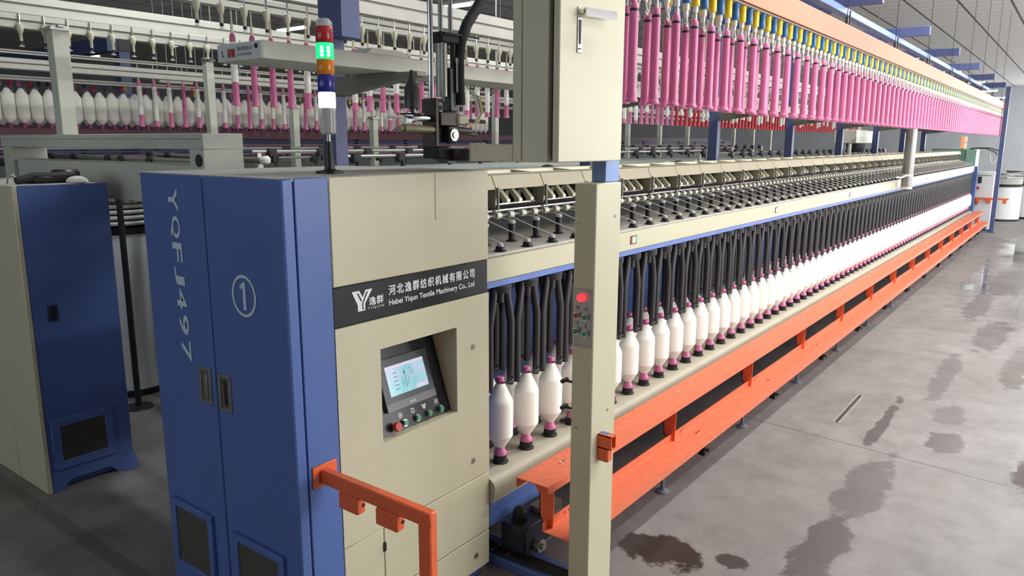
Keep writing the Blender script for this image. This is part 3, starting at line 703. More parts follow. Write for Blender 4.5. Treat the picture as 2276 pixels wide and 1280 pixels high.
MB().box(2.690, 2.712, 1.515, 1.556, .8121, .8135).build('blue_tape', blue_pl, st)
for z in (1.04, .92, .86):
    q = MB(); q.cyl((2.62, 1.700, z), (2.62, 1.655, z), .006, n=8); q.cyl((2.60, 1.695, z), (2.64, 1.695, z), .010, n=10); q.build('light_sensor', black, po)

# photo sensors on the cabinet end
for z, nm in ((.985, 'upper'), (.655, 'lower')):
    t = thing('photo_sensor', '%s orange-bodied photo sensor beside the first roving bobbins' % nm, 'sensor', (2.592, 2.20, z), 'photo sensors on the cabinet edge')
    MB().box(2.5835, 2.632, 2.16, 2.20, z-.03, z+.03, .006).build('body', orange, t)
    q = MB(); q.cyl((2.632, 2.18, z-.008), (2.642, 2.18, z-.008), .016, n=14); q.build('lens', black, t)

# ------------------------------------------------------------------ grey-cream electric box hung above the post
bx_ = thing('electrical_box', 'cream hanging electrical box with chrome lever handle above the button post', 'electrical box', (2.55, 1.65, 1.978))
BZ0, BZ1 = 1.979, 2.80
dr = MB().box(2.304, 2.772, 1.535, 1.563, BZ0, BZ1, .004).build('door', cream, bx_)
MB().box(2.330, 2.72, 1.563, 1.582, BZ0+.01, BZ1-.01).build('gasket', rubber, bx_)
MB().box(2.304, 2.705, 1.582, 1.700, BZ0, BZ1, .003).build('body', cream, bx_)
MB().box(2.306, 2.705, 1.703, 1.745, BZ0, BZ1, .003).build('back_tray', cream, bx_)
q = MB(); q.box(2.306, 2.40, 1.745, 1.96, BZ0, BZ0+.066, .003); q.box(2.304, 2.40, 1.950, 1.958, BZ0-.002, BZ0+.07, .002); q.build('arm', cream, bx_)
MB().box(2.767, 2.7735, 1.55, 1.562, 2.13, 2.17).build('hinge', dark, bx_)
hz0 = 2.375
q = MB(); q.box(2.415, 2.447, 1.531, 1.5355, hz0, hz0+.16, .002); hd = q.build('handle_plate', chrome, dr)
MB().box(2.424, 2.436, 1.5295, 1.532, hz0+.03, hz0+.115).build('handle_slot', dark, hd)
q = MB(); q.cyl((2.431, 1.510, hz0+.142), (2.431, 1.532, hz0+.142), .012, n=12)
q.add([(2.424, 1.500, hz0+.155), (2.424, 1.512, hz0+.155), (2.424, 1.500, hz0+.125), (2.424, 1.512, hz0+.125), (2.628, 1.490, hz0+.165), (2.628, 1.502, hz0+.165), (2.628, 1.490, hz0+.135), (2.628, 1.502, hz0+.135)],
      [(0,1,3,2),(4,6,7,5),(0,4,5,1),(2,3,7,6),(0,2,6,4),(1,5,7,3)]); q.build('lever', chrome, hd)
MB().lathe([(.008, 0), (.008, .004)], (2.431, 1.5295, hz0+.012), 10).build('key_lock', steel, hd)

# ------------------------------------------------------------------ doffing gripper head
RX, RYY = 2.42, 2.2
rb = thing('gripper_robot', 'chrome and black vertical doffing gripper hanging over the cabinet top on steel rods', 'robot arm', (RX, RYY, 1.99))
q = MB(); q.cyl((2.349, RYY, 2.17), (2.349, RYY, 3.15), .0115, n=12); q.build('guide_rod', chrome, rb)
q = MB(); q.cyl((2.411, RYY, 2.49), (2.411, RYY, 3.15), .010, n=12); q.build('guide_rod', steel, rb)
q = MB(); q.cyl((2.472, RYY, 2.49), (2.472, RYY, 3.15), .010, n=12); q.build('guide_rod', steel, rb)
q = MB(); q.box(2.385, 2.500, RYY-.03, RYY+.03, 2.455, 2.500, .006); q.box(2.40, 2.62, RYY-.036, RYY-.03, 2.49, 2.498); q.build('clamp_plate', rubber, rb)
q = MB(); q.cyl((2.415, RYY, 2.24), (2.415, RYY, 2.46), .024, n=18); q.cyl((2.398, RYY-.02, 2.22), (2.398, RYY-.02, 2.46), .007, n=8); q.build('air_cylinder', steel, rb)
q = MB(); q.cyl((2.475, RYY-.01, 2.20), (2.475, RYY-.01, 2.46), .012, n=10); q.box(2.445, 2.50, RYY-.02, RYY+.03, 2.18, 2.36, .004); q.build('slide_block', mat('dark_machined_metal', (70, 74, 72), .4, metal=.5), rb)
q = MB(); q.cyl((2.478, RYY-.03, 2.26), (2.478, RYY-.03, 2.40), .005, n=8); q.cyl((2.478, RYY-.03, 2.38), (2.478, RYY-.03, 2.40), .008, n=8); q.build('limit_switch', steel, rb)
hp = [(2.68, RYY-.02, 2.70), (2.63, RYY-.02, 2.63), (2.555, RYY-.02, 2.545), (2.515, RYY-.02, 2.47), (2.502, RYY-.02, 2.40), (2.500, RYY-.02, 2.30), (2.508, RYY-.02, 2.21)]
pts = []
for a, c_ in zip(hp[:-1], hp[1:]):
    for i in range(8): pts.append(Vector(a).lerp(Vector(c_), i/8))
pts.append(Vector(hp[-1])); pts = [Vector((2.76, RYY-.02, 2.84)), Vector((2.72, RYY-.02, 2.76))]+pts
q = MB(); q.tube(pts, [.0225 if i % 2 else .0245 for i in range(len(pts))], 14); q.build('corrugated_hose', rubber, rb)
q = MB(); q.box(2.355, 2.475, RYY-.045, RYY+.05, 2.118, 2.176, .004); q.box(2.40, 2.455, RYY-.05, RYY+.04, 2.05, 2.118, .004); q.box(2.33, 2.352, RYY-.04, RYY+.04, 2.03, 2.23, .003); gb = q.build('gripper_body', mat('dark_bronze_metal', (64, 58, 52), .4, metal=.5), rb)
q = MB(); q.cyl((2.425, RYY-.060, 2.082), (2.425, RYY-.05, 2.082), .026, n=24); q.cyl((2.425, RYY-.064, 2.082), (2.425, RYY-.058, 2.082), .013, n=16); q.build('pivot_bearing', steel, gb)
q = MB(); q.box(2.455, 2.530, RYY-.055, RYY-.01, 2.122, 2.168, .008); q.build('sensor_holder', cream_pl, gb)
q = MB(); q.cyl((2.08, RYY-.01, 2.150), (2.36, RYY-.01, 2.148), .0055, n=8); q.cyl((2.23, RYY-.01, 2.149), (2.35, RYY-.01, 2.148), .014, n=14); q.cyl((2.21, RYY-.01, 2.149), (2.235, RYY-.01, 2.149), .021, n=14); q.build('side_cylinder', chrome, rb)
q = MB(); q.cyl((2.47, RYY+.02, 2.146), (2.72, RYY+.02, 2.144), .009, n=10); q.build('side_rod', rubber, rb)
q = MB(); q.cyl((2.16, RYY-.02, 2.104), (2.33, RYY-.02, 2.102), .018, n=14); q.cyl((2.14, RYY-.02, 2.104), (2.19, RYY-.02, 2.104), .013, n=12); q.build('brass_cylinder', brass, rb)
q = MB(); q.cyl((2.46, RYY-.02, 2.098), (2.60, RYY-.03, 2.085), .010, n=10); q.cyl((2.46, RYY-.03, 2.105), (2.56, RYY-.03, 2.10), .014, n=10); q.build('gripper_finger', mat('dark_machined_metal', (70, 74, 72)), rb)
for s in range(5):
    q = MB(); o_ = s*.010
    q.tube([(2.525+o_, RYY-.04, 2.29-.01*s), (2.565+o_, RYY-.05, 2.25), (2.585+o_*.7, RYY-.06, 2.18), (2.555+o_*.5, RYY-.06, 2.13), (2.505, RYY-.055, 2.135-.004*s)], .0028, 6)
    q.build('cable', (yarn_thread, clear, mat('grey_cable', (130, 130, 126), .5), yarn_thread, yellow)[s], rb)
q = MB(); q.lathe([(.010, 0), (.010, .02), (.030, .022), (.030, .10), (.012, .14), (.006, .17)], (2.235, RYY, 2.165), 16); q.build('air_silencer', mat('dark_bottle_plastic', (48, 54, 54), .35), rb)
MB().lathe([(.05, 0), (.05, .006)], (2.235, RYY, 2.160), 16).build('silencer_flange', black, rb)
q = MB(); q.box(2.330, 2.40, RYY-.05, RYY+.04, 1.985, 2.035, .006); q.build('motor_base', rubber, rb)
q = MB(); q.lathe([(.062, 0), (.067, .006), (.067, .045), (.060, .05)], (2.475, RYY-.06, 1.975), 24); q.box(2.39, 2.44, RYY-.05, RYY, 1.965, 2.02); q.build('suction_drum', mat('dark_aubergine_plastic', (44, 38, 44), .35), rb)

# ================================================================== OVERHEAD: exchange beam, tube holders, tubes, gantries
TY, TRY, TX0 = 1.705, 1.805, 2.9375
eb_ = thing('exchange_beam', 'long orange overhead beam carrying the yellow and blue tube holders', 'overhead beam', (TX0, 1.75, 2.84))
MB().box(2.86, XE+.35, 1.660, 1.668, 2.845, 2.992, .002).build('front_fascia', mat('salmon_orange_paint', (230, 98, 54), .45, var=.04, scale=5), eb_)
MB().box(2.86, XE+.35, 1.845, 1.853, 2.845, 2.992).build('rear_fascia', orange, eb_)
MB().box(2.86, XE+.35, 1.668, 1.845, 2.985, 2.992).build('top_sheet', orange, eb_)
q = MB(); q.box(2.86, XE+.3, 1.680, 1.730, 2.836, 2.862, .003); q.box(2.86, XE+.3, 1.780, 1.832, 2.836, 2.862, .003); q.build('holder_track', alu, eb_)
MB().box(XE+.35, XE+.62, 1.69, 1.76, 2.90, 2.96, .004).build('end_stub', red_pl, eb_)

def holder(yel):
    h = thing('tube_holder', 'x', 'tube holder', (0, 0, 0))
    s = MB().lathe([(.020, .062), (.0215, .064), (.0215, .150), (.0205, .153)], (0, 0, 0), 16).build('sleeve', yellow if yel else blue_pl, h)
    q = MB(); q.box(.006, .016, -.024, -.020, .132, .142); q.cyl((.0, -.0225, .138), (.002, -.0225, .138), .0022, n=6); q.build('clip', black, s)
    MB().lathe([(.0125, .030), (.014, .034), (.014, .060), (.0125, .064)], (0, 0, 0), 12).build('collar', white_pl, h)
    if yel: MB().lathe([(.009, -.004), (.010, .030)], (0, 0, 0), 10).build('stem', alu, h)
    else:
        q = MB(); q.lathe([(.008, .004), (.010, .030)], (0, 0, 0), 10)
        q.tube([(0, 0, .006), (.004, -.004, -.018), (.012, -.006, -.034), (.006, -.008, -.052), (-.006, -.006, -.046), (-.008, -.004, -.034)], .004, 6); q.build('hook', white_pl, h)
    return h
hy_, hb_ = holder(True), holder(False)
tb = thing('empty_tube', 'x', 'roving tube', (0, 0, 0))
MB().lathe([(.024, 0), (.0305, .002), (.0305, .010), (.026, .016), (.0245, .030), (.0228, .055), (.0208, .400), (.0205, .415), (.017, .436), (.010, .446)], (0, 0, 0), 20).build('tube_body', pink, tb)
MB().lathe([(.0212, .398), (.0217, .399), (.0217, .409), (.0210, .410)], (0, 0, 0), 20).build('black_band', black, tb)
TZ, HZ = 2.235, 2.682
seq = [('front', TY, TX0, 84), ('rear', TRY, TX0-.5*PITCH, 36)]
first = {}
for nm, y, x0, n in seq:
    for k in range(n):
        for kind, proto, dx in (('yellow', hy_, 0), ('blue', hb_, PITCH/2)):
            loc = (x0+k*PITCH+dx, y, HZ)
            lb = '%s tube holder in %s hanging row, %s %s one from the cream electrical box' % (kind, nm, nth(k+1), kind); grp = '%s tube holders, %s row' % (kind, nm)
            if kind not in first: first[kind] = 1; proto.location = loc; proto['label'] = lb; proto['group'] = grp
            else: dup(proto, loc, lb, grp)
        loc = (x0+k*PITCH, y, TZ); lb = 'pink empty roving tube in %s hanging row, %s from the cream electrical box' % (nm, nth(k+1)); grp = 'pink tubes, %s hanging row' % nm
        if 'tube' not in first: first['tube'] = 1; tb.location = loc; tb['label'] = lb; tb['group'] = grp
        else: dup(tb, loc, lb, grp)

# gantry frames
GX = [2.712+2.6*k for k in range(8)]
def gantry_parts(x, t, k):
    MB().box(x-.043, x+.043, 3.20, 3.30, 0, 3.33, .003).build('column', blue_steel, t)
    MB().box(x-.07, x+.07, 3.17, 3.33, 0, .012).build('base_plate', blue_steel, t)
    cb = MB().box(x-.04, x+.04, 1.68 if k else 1.575, 3.32, 3.33, 3.44, .004).build('cross_beam', blue_steel, t)
    q = MB(); q.cyl((x-.043, 1.80, 3.385), (x-.039, 1.80, 3.385), .012, n=8); q.box(x-.044, x-.039, 1.98, 2.12, 3.335, 3.435)
    for yy in (2.0, 2.1):
        for zz in (3.35, 3.42): q.cyl((x-.052, yy, zz), (x-.044, yy, zz), .008, n=6)
    q.build('joint_plate', blue_steel, cb)
    q = MB(); q.prism([(2.10, 3.332), (2.19, 3.332), (2.56, 2.98), (2.50, 2.94)], 'x', x-.035, x+.035); q.build('brace', blue_steel, t)
    q = MB(); q.prism([(3.20, 2.386), (2.60, 2.386), (2.595, 2.365), (3.20, 2.287)], 'x', x-.035, x+.030); q.build('gusset_bracket', mat('gusset_grey_paint', (120, 122, 110), .5), t)
for k, x in enumerate(GX):
    nm = 'blue steel gantry with column behind the bobbins, %s from the head cabinet' % nth(k+1)
    t = thing('steel_gantry', nm, 'steel gantry', (x, 3.25, 0), 'blue steel gantries')
    gantry_parts(x, t, k)
    if k == 0:
        MB().box(2.723, 2.838, 1.578, 1.645, 1.8905, 3.34, .003).build('front_post', mat('light_blue_post', (112, 140, 196), .4), t)
        MB().box(x-.06, x+.07, 3.10, 3.20, 2.578, 3.33, .004).build('cap_bracket', blue_steel, t)
    if k == 7:
        MB().box(x-.045, x+.045, 1.575, 1.665, 0, 3.335, .003).build('front_post', blue_steel, t)
        q = MB(); q.box(x-.03, x+.03, 1.665, 2.05, .02, .07); q.box(x-.07, x+.07, 1.55, 1.69, 0, .014); q.build('foot_bar', blue_steel, t)
MB_ = MB().box(2.5, XE, 2.005, 2.09, 3.268, 3.3295, .003)
tag(MB_.build('gantry_purlin', mat('light_blue_post', (112, 140, 196))), 'long light blue steel purlin joining the blue gantries under the ceiling', 'steel beam')
for k in range(8):
    x = 7.0+k*2.0
    t = thing('support_cable', 'thin steel cable with black tensioner holding up the orange beam, %s from the near end' % nth(k+1), 'cable', (x, 1.757, 2.992), 'cables holding up the orange beam')
    q = MB(); q.cyl((x, 1.757, 3.10), (x, 1.757, ZC), .0035, n=6); q.build('wire', rubber, t)
    q = MB(); q.box(x-.018, x+.018, 1.745, 1.769, 2.992, 3.10, .004); q.cyl((x, 1.735, 3.0), (x, 1.735, 3.15), .006, n=6); q.build('tensioner', black, t)

# cream overhead channel with maker's plate on its end
ch = thing('overhead_channel', 'long cream overhead channel with a printed maker plate on its near end', 'overhead channel', (1.933, 2.9, 2.387))
MB().box(1.933, XE, 2.75, 3.07, 2.388, 2.462, .003).build('channel', cream_grey, ch)
ep = MB().box(1.929, 1.933, 2.752, 3.068, 2.390, 2.460).build('end_plate', mat('end_plate_white', (206, 210, 208), .4), ch)
lettering('lettering', 'L', dark_letter, ep, (1.928, 3.033, 2.409), *SXM, .015, .024, .0008, 1, .01)
lettering('lettering', '灵敏', red_letter, ep, (1.928, 2.995, 2.403), *SXM, .058, .038, .0008, 1, .0, .0012)
lettering('lettering', '灵敏纺织机械有限公司', blue_letter, ep, (1.928, 2.925, 2.427), *SXM, .112, .018, .0008, 1, .0)
lettering('lettering', '专业生产纺织清洁器', dark_letter, ep, (1.928, 2.925, 2.406), *SXM, .105, .012, .0008, 1.0)
q = MB(); q.cyl((1.925, 2.785, 2.440), (1.934, 2.785, 2.440), .010, n=12); q.build('cable_hole', dark, ep)
tag(MB().prism([(2.56, 2.463), (2.60, 2.500), (2.80, 2.500), (2.88, 2.463)], 'y', 2.82, 2.95).build('junction_cover', cream_grey), 'small grey trapezoid cover sitting on the cream channel by the blue column', 'cover')

# suction pipe hanging in front of the bed
pi_ = thing('suction_pipe', 'grey aluminium suction pipe hanging vertically in front of the far drafting units', 'pipe', (12.0, 2.02, 1.42))
q = MB(); q.cyl((12.0, 2.02, 1.42), (12.0, 2.02, 2.83), .072, n=24); q.build('pipe', mat('pipe_grey_metal', (150, 148, 146), .35, metal=.6), pi_)
q = MB(); q.cyl((12.0, 2.02, 1.60), (12.0, 2.02, 1.63), .076, n=24); q.cyl((12.0, 2.02, 1.42), (12.0, 2.02, 1.45), .077, n=24); q.build('white_ring', white_pl, pi_)
q = MB(); q.tube([(11.94, 2.02, 1.61), (11.7, 2.05, 1.585), (11.5, 2.07, 1.60)], .012, 8); q.build('side_nozzle', white_pl, pi_)

# ================================================================== UNDER THE MACHINE END
t = thing('floor_beam', 'blue steel floor beam with black cables lying on it beside the cabinet foot', 'floor beam', (2.73, 1.95, 0))
MB().box(2.640, 2.800, 1.70, 2.40, 0, .05, .006).build('beam', blue, t)
for i in range(3):
    MB().tube([(2.665+i*.03, 2.40, .058), (2.66+i*.028, 2.15, .060), (2.67+i*.03, 1.95, .058), (2.69+i*.022, 1.72, .058)], .010, 8).build('cable', (rubber, black, rubber)[i], t)
MB().box(2.66, 2.76, 2.03, 2.045, .05, .072).build('cable_clip', steel, t)
t = thing('drive_gear_box', 'dark drive gearbox with shaft coupling on the floor behind the post', 'gearbox', (2.80, 1.99, 0))
q = MB(); q.box(2.66, 2.90, 1.93, 2.08, .10, .235, .01); q.box(2.70, 2.86, 1.95, 2.06, 0, .11, .006); q.build('housing', mat('dark_navy_metal', (34, 38, 52), .45, metal=.3), t)
q = MB(); q.cyl((2.74, 2.02, .235), (2.74, 2.02, .275), .036, n=16); q.lathe([(.030, 0), (.026, .018), (.012, .028)], (2.74, 2.02, .275), 16); q.build('filler_cap', black, t)
q = MB(); q.box(2.84, 3.00, 1.94, 2.04, .15, .262, .006); q.build('coupling_block', mat('grey_cast_metal', (128, 120, 112), .5, metal=.3), t)
q = MB(); q.cyl((2.76, 1.90, .12), (2.76, 1.93, .12), .034, n=16); q.cyl((2.76, 1.885, .12), (2.76, 1.90, .12), .016, n=12); q.build('shaft_end', steel, t)

# ================================================================== CREEL BEHIND THE CABINET
cr = thing('creel_beam', 'grey-cream box beam with a round hole, on columns behind the blue cabinet', 'creel beam', (2.32, 3.75, 0))
MB().box(2.206, 2.446, 3.703, 6.40, 2.010, 2.095, .004).build('beam', cream_grey, cr)
MB().box(2.208, 2.444, 3.705, 3.845, 0, 2.012, .003).build('end_column', cream_grey, cr)
MB().cyl((2.2045, 3.752, 1.952), (2.210, 3.752, 1.952), .033, n=20).build('round_hole', dark, cr)
MB().box(2.208, 2.444, 6.22, 6.38, 0, 2.012, .004).build('far_column', cream_grey, cr)
MB().box(2.235, 2.42, 3.86, 6.21, 1.70, 1.925, .004).build('lower_beam', cream_grey, cr)
MB().box(2.2055, 2.2075, 3.72, 6.38, 2.064, 2.067).build('seam', mat('seam_grey', (120, 122, 112), .5), cr)
for i, (x, y0, y1, z0, z1) in enumerate(((2.62, 4.42, 6.60, 1.922, 1.941), (2.98, 4.3, 5.75, 1.93, 1.95))):
    t = thing('creel_roller', 'grey creel roller rod with black rubber collars %s' % ('just behind the grey-cream box beam' if i == 0 else 'further back from the box beam'), 'roller', (x, (y0+y1)/2, z0), 'creel rollers')
    MB().cyl((x, y0, z0), (x, y1, z1), .020, n=14).build('rod', mat('roller_dull_metal', (120, 122, 116), .45, metal=.4), t)
    for f_ in (.28, .46, .55, .80, .98):
        y = y0+(y1-y0)*f_; z = z0+(z1-z0)*f_
        MB().cyl((x, y-.035, z), (x, y+.035, z), .034, .030, n=14).build('collar', black, t)
    MB().lathe([(.015, 0), (.034, .014), (.037, .036), (.022, .058)], (x, y0-.02, z0-.026), 14).build('end_knob', white_pl, t)
    for y, z in ((y0+.05, z0), (y1-.05, z1)): MB().box(x-.02, x+.02, y-.02, y+.02, 0, z-.015).build('stand', steel, t)
# neighbouring machine cabinet on the left
nc = thing('neighbour_cabinet', 'blue and cream vented machine cabinet at the left edge behind the head cabinet', 'cabinet', (1.627, 4.65, 0))
q = MB(); z1 = 1.812
q.prism([(1.655, 0), (1.70, 0), (1.76, .055), (1.99, .055), (2.04, 0), (2.130, 0), (2.130, z1-.006), (1.655, z1-.006)], 'y', 4.655, 4.685); q.build('blue_door', blue, nc)
MB().box(1.65, 2.128, 4.685, 5.70, .0, z1-.004, .02).build('body', blue, nc)
q = MB(); q.cyl((2.105, 4.70, 0), (2.105, 4.70, z1-.004), .045, n=20); q.lathe([(.050, 0), (.075, .001), (.052, .10)], (2.105, 4.70, 0), 20); q.build('rounded_corner', blue, nc)
MB().box(1.627, 1.652, 4.650, 5.05, .0, z1, .004).build('cream_side_panel', cream, nc)
MB().box(1.627, 1.652, 5.054, 5.70, .0, z1, .004).build('cream_side_panel', cream, nc)
MB().box(1.65, 2.12, 4.67, 5.70, z1-.006, z1, .002).build('top_sheet', dust_top, nc)
v = MB(); vx0, vx1, vz0, vz1 = 1.675, 2.030, .135, .448
for a, c_, e, f_ in ((vx0, vx1, vz1-.05, vz1), (vx0, vx1, vz0, vz0+.05), (vx0, vx0+.05, vz0+.05, vz1-.05), (vx1-.05, vx1, vz0+.05, vz1-.05)): v.box(a, c_, 4.640, 4.656, e, f_, .003)
vf = v.build('vent_frame', blue, nc)
vent2 = grid_mat('perforated_vent_end', (34, 34, 33), (88, 86, 78), .022, .011, .003)
vent2.node_tree.nodes['Mapping'].inputs['Rotation'].default_value = (math.radians(90), 0, 0)
MB().box(vx0+.05, vx1-.05, 4.646, 4.652, vz0+.05, vz1-.05).build('vent_mesh', vent2, vf)
hf = MB().box(1.735, 1.790, 4.648, 4.656, 1.03, 1.125, .002).build('recessed_latch', mat('navy_latch', (40, 50, 80), .4), nc)
MB().box(1.748, 1.776, 4.645, 4.649, 1.045, 1.11, .001).build('latch_grip', black, hf)
t = thing('tool_bundle', 'black tools and rubber parts lying on the neighbouring blue cabinet', 'tools', (1.85, 4.85, z1))
q = MB(); q.tube([(1.70, 4.78, z1+.02), (1.80, 4.80, z1+.035), (1.92, 4.79, z1+.03), (2.02, 4.80, z1+.04)], [.02, .03, .034, .022], 10); q.build('rubber_belt', rubber, t)
q = MB(); q.box(1.78, 1.92, 4.76, 4.90, z1, z1+.045, .012); q.box(1.92, 2.06, 4.80, 4.90, z1+.0, z1+.075, .016); q.build('black_block', black, t)
q = MB(); q.tube([(1.66, 4.80, z1+.004), (1.665, 4.80, z1+.04), (1.69, 4.80, z1+.055), (1.71, 4.80, z1+.03)], .006, 8); q.build('wire_hook', steel, t)
tag(MB().lathe([(.02, 0), (.060, .004), (.055, .02), (.035, .034), (.012, .04)], (2.0, 4.725, z1), 16).build('cotton_tuft', cotton), 'small white tuft of cotton on the neighbouring blue cabinet', 'cotton')

# sliver cans and the black pole between the two cabinets
def sliver_can(x, y, label, r=.30, h=1.36, grp='sliver cans'):
    t = thing('sliver_can', label, 'sliver can', (x, y, 0), grp)
    MB().lathe([(r*.97, .03), (r*.97, h)], (x, y, 0), 32).build('drum', can_m, t)
    MB().lathe([(r, h-.03), (r, h+.02)], (x, y, 0), 32).build('black_band', black, t)
    MB().lathe([(r*.9, 0), (r, .004), (r, .05), (r*.97, .055)], (x, y, 0), 32).build('base_ring', black, t)
    cs = MB()
    for k in range(4): cs.lathe([(r*.5, h+.03+k*.045), (r*.93, h+.04+k*.045), (r*.95, h+.055+k*.045), (r*.93, h+.07+k*.045)], (x, y, 0), 28)
    cs.build('coiled_sliver', cotton, t)
    MB().lathe([(r*.99, h+.215), (r*.99, h+.235)], (x, y, 0), 32).build('steel_rim', chrome, t)
    return t
can0 = sliver_can(2.93, 6.25, 'tall white sliver can with black band seen between the two blue cabinets')
dup(can0, (3.55, 6.55, 0), 'white sliver can behind the one seen between the two cabinets')
t = thing('creel_pole', 'thin black creel pole with round foot between the two blue cabinets', 'pole', (2.70, 5.72, 0))
q = MB(); q.cyl((2.70, 5.72, 0), (2.70, 5.72, 1.95), .022, n=12); q.build('pole', rubber, t); MB().lathe([(.11, 0), (.10, .012), (.04, .02)], (2.70, 5.72, 0), 20).build('foot', black, t)
for k in range(5):
    MB().tube([(2.80+.07*k, 6.20+.03*k, 1.58), (2.80+.06*k, 6.08, 1.70), (2.79+.05*k, 5.98, 1.80), (2.77+.05*k, 5.93, 1.90)], .013, 8).build('sliver_rope', cotton, can0)

# creel posts
for i, (x, y, z1_, lb) in enumerate([(2.32, 5.55, 2.80, 'near cream creel post standing on the grey-cream box beam'), (3.98, 6.5, 2.80, 'cream creel post left of the printed maker plate'), (4.90, 6.5, 2.42, 'cream creel post left of the signal tower'), (5.98, 6.5, 2.34, 'cream creel post right of the blue gantry column')]
                                  + [(8.2+1.25*k, 6.5, 2.75, 'slim cream creel post behind the pink tubes, %s from the cream electrical box' % nth(k+1)) for k in range(10)]):
    t = thing('creel_post', lb, 'post', (x, y, 0), 'cream creel posts')
    w_ = .036 if i else .050
    zb = 2.0955 if i == 0 else 0
    MB().box(x-w_, x+w_, y-w_, y+w_, zb, z1_, .003).build('upright', cream_grey, t)
    q = MB(); q.box(x-w_-.012, x+w_+.012, y-w_-.012, y+w_+.012, z1_-.03, z1_-.012); q.box(x-.02, x+.02, y-w_-.03, y+w_+.03, z1_-.012, z1_); q.build('clamp', steel, t)

# creel cross rods with black clips seen over the drafting units
for i, (y, z, x0, x1) in enumerate(((3.75, 1.962, 3.1, 9.0), (4.6, 1.985, 3.1, 12.0), (5.5, 2.000, 3.4, 16.0), (5.7, 1.915, 3.4, 16.0), (3.9, 1.925, 9.0, 20.0))):
    t = thing('creel_rod', 'steel creel rod with black clips running lengthwise behind the lids, %s from the front' % nth(i+1), 'rod', ((x0+x1)/2, y, z), 'lengthwise creel rods')
    MB().cyl((x0, y, z), (x1, y, z), .012, n=8).build('rod', steel, t)
    n = int((x1-x0)/.42)
    for k in range(n):
        x = x0+.2+k*.42+random.uniform(-.06, .06)
        q = MB(); q.box(x-.035, x+.035, y-.03, y+.02, z-.045, z+.022, .008); q.box(x-.01, x+.01, y-.04, y-.02, z-.07, z-.03); q.build('clip', rubber, t)
    for x in (x0+.05, (x0+x1)/2, x1-.05):
        MB().box(x-.015, x+.015, y-.015, y+.015, 1.8155, z-.010).build('stand', steel, t)
tag(MB().box(3.06, 20.0, 3.45, 5.80, 1.80, 1.815).build('creel_table', mat('dusty_sliver_table', (150, 154, 150), .85, var=.25, scale=5)), 'long dusty grey sliver table behind the drafting units, littered with fluff', 'table')
lg = bpy.data.objects[[o.name for o in COL.objects if o.name.startswith('creel_table')][0]]
for x in (3.2, 8.0, 13.0, 19.0):
    for y in (3.6, 5.7): MB().box(x-.03, x+.03, y-.03, y+.03, 0, 1.80).build('leg', steel, lg)
for k in range(16):
    x = 3.25+k*.42+random.uniform(-.1, .1); y = random.uniform(3.5, 4.3)
    tag(MB().lathe([(.02, 0), (random.uniform(.05, .09), .004), (.05, .016), (.012, .026)], (x, y, 1.815), 10).build('fluff_tuft', (cotton, rubber, cotton)[k % 3]), ('white', 'dark', 'white')[k % 3]+' fluff tuft on the dusty sliver table, %s from the cabinet' % nth(k+1), 'fluff', 'fluff tufts on the sliver table')

# ================================================================== OVERHEAD BOBBIN CONVEYORS IN THE BACKGROUND
def rail_thing(label, x0, x1, y, z0, z1, dep=.10, m_=alu):
    t = thing('conveyor_rail', label, 'conveyor rail', ((x0+x1)/2, y, z0), 'aluminium conveyor rails')
    h = z1-z0
    q = MB(); q.box(x0, x1, y-dep/2, y+dep/2, z0+h*.55, z1, .004); q.box(x0, x1, y-dep/2+.012, y+dep/2-.012, z0, z0+h*.5, .003); q.box(x0, x1, y-dep/2+.02, y+dep/2-.02, z0+h*.45, z0+h*.6); q.build('profile', m_, t)
    x = x0+.3
    while x < x1:
        MB().cyl((x, y, z1), (x, y, ZC), .006, n=6).build('ceiling_hanger', steel, t); x += 2.6
    return t
PA = .147
ra = rail_thing('bright aluminium conveyor rail nearest the gripper with a row of cream pendants', 2.3, 20.5, 3.92, 2.875, 3.03)
rail_thing('aluminium conveyor rail over the pink and white tubes', 2.5, 20.5, 4.55, 2.90, 2.985)
rail_thing('aluminium conveyor rail at upper left with cream pendants', 1.7, 20.5, 5.69, 2.775, 2.868, .09)
rail_thing('bright double aluminium conveyor rail at upper left above the pendants', 1.9, 20.5, 5.86, 2.89, 3.01, .12)
rail_thing('white aluminium conveyor rail above the far full bobbins', 2.0, 21.0, 7.4, 2.655, 2.745, .12)
rail_thing('thin aluminium conveyor rail lowest on the left above the far bobbins', 2.0, 21.0, 7.9, 2.60, 2.64, .10)
MB().box(3.2, 20, 3.99, 4.02, 2.56, 2.585).build('guide_strip', mat('grey_green_strip', (116, 132, 126), .5), ra)
for k in range(12): MB().cyl((3.4+1.4*k, 4.005, 2.58), (3.4+1.4*k, 3.965, 2.90), .005, n=6).build('strip_hanger', steel, ra)
pd = thing('bobbin_pendant', 'x', 'bobbin pendant', (0, 0, 0))
MB().cyl((0, 0, .10), (0, 0, .175), .0055, n=8).build('pin', chrome, pd)
MB().lathe([(.006, .112), (.018, .104), (.021, .085), (.017, .062), (.010, .050), (.009, .0)], (0, 0, 0), 14).build('body', cream_pl, pd)
q = MB(); q.lathe([(.011, -.014), (.011, .002)], (0, 0, 0), 10); q.build('collar', black, pd)
q = MB(); q.box(-.016, .016, -.004, .004, -.034, -.024, .002); q.box(-.004, .004, -.004, .004, -.026, -.012); q.build('finger', clear, pd)
first_p = True
for (x0, y, z, n, nm) in ((2.355, 3.92, 2.695, 66, 'nearest pendant rail'), (1.695, 5.6395, 2.69, 36, 'upper left rail')):
    for k in range(n):
        lb = 'cream bobbin pendant on the %s, %s from its left end' % (nm, nth(k+1)); loc = (x0+k*PA, y, z); grp = 'cream pendants on the %s' % nm
        if first_p: pd.location = loc; pd['label'] = lb; pd['group'] = grp; first_p = False
        else: dup(pd, loc, lb, grp)
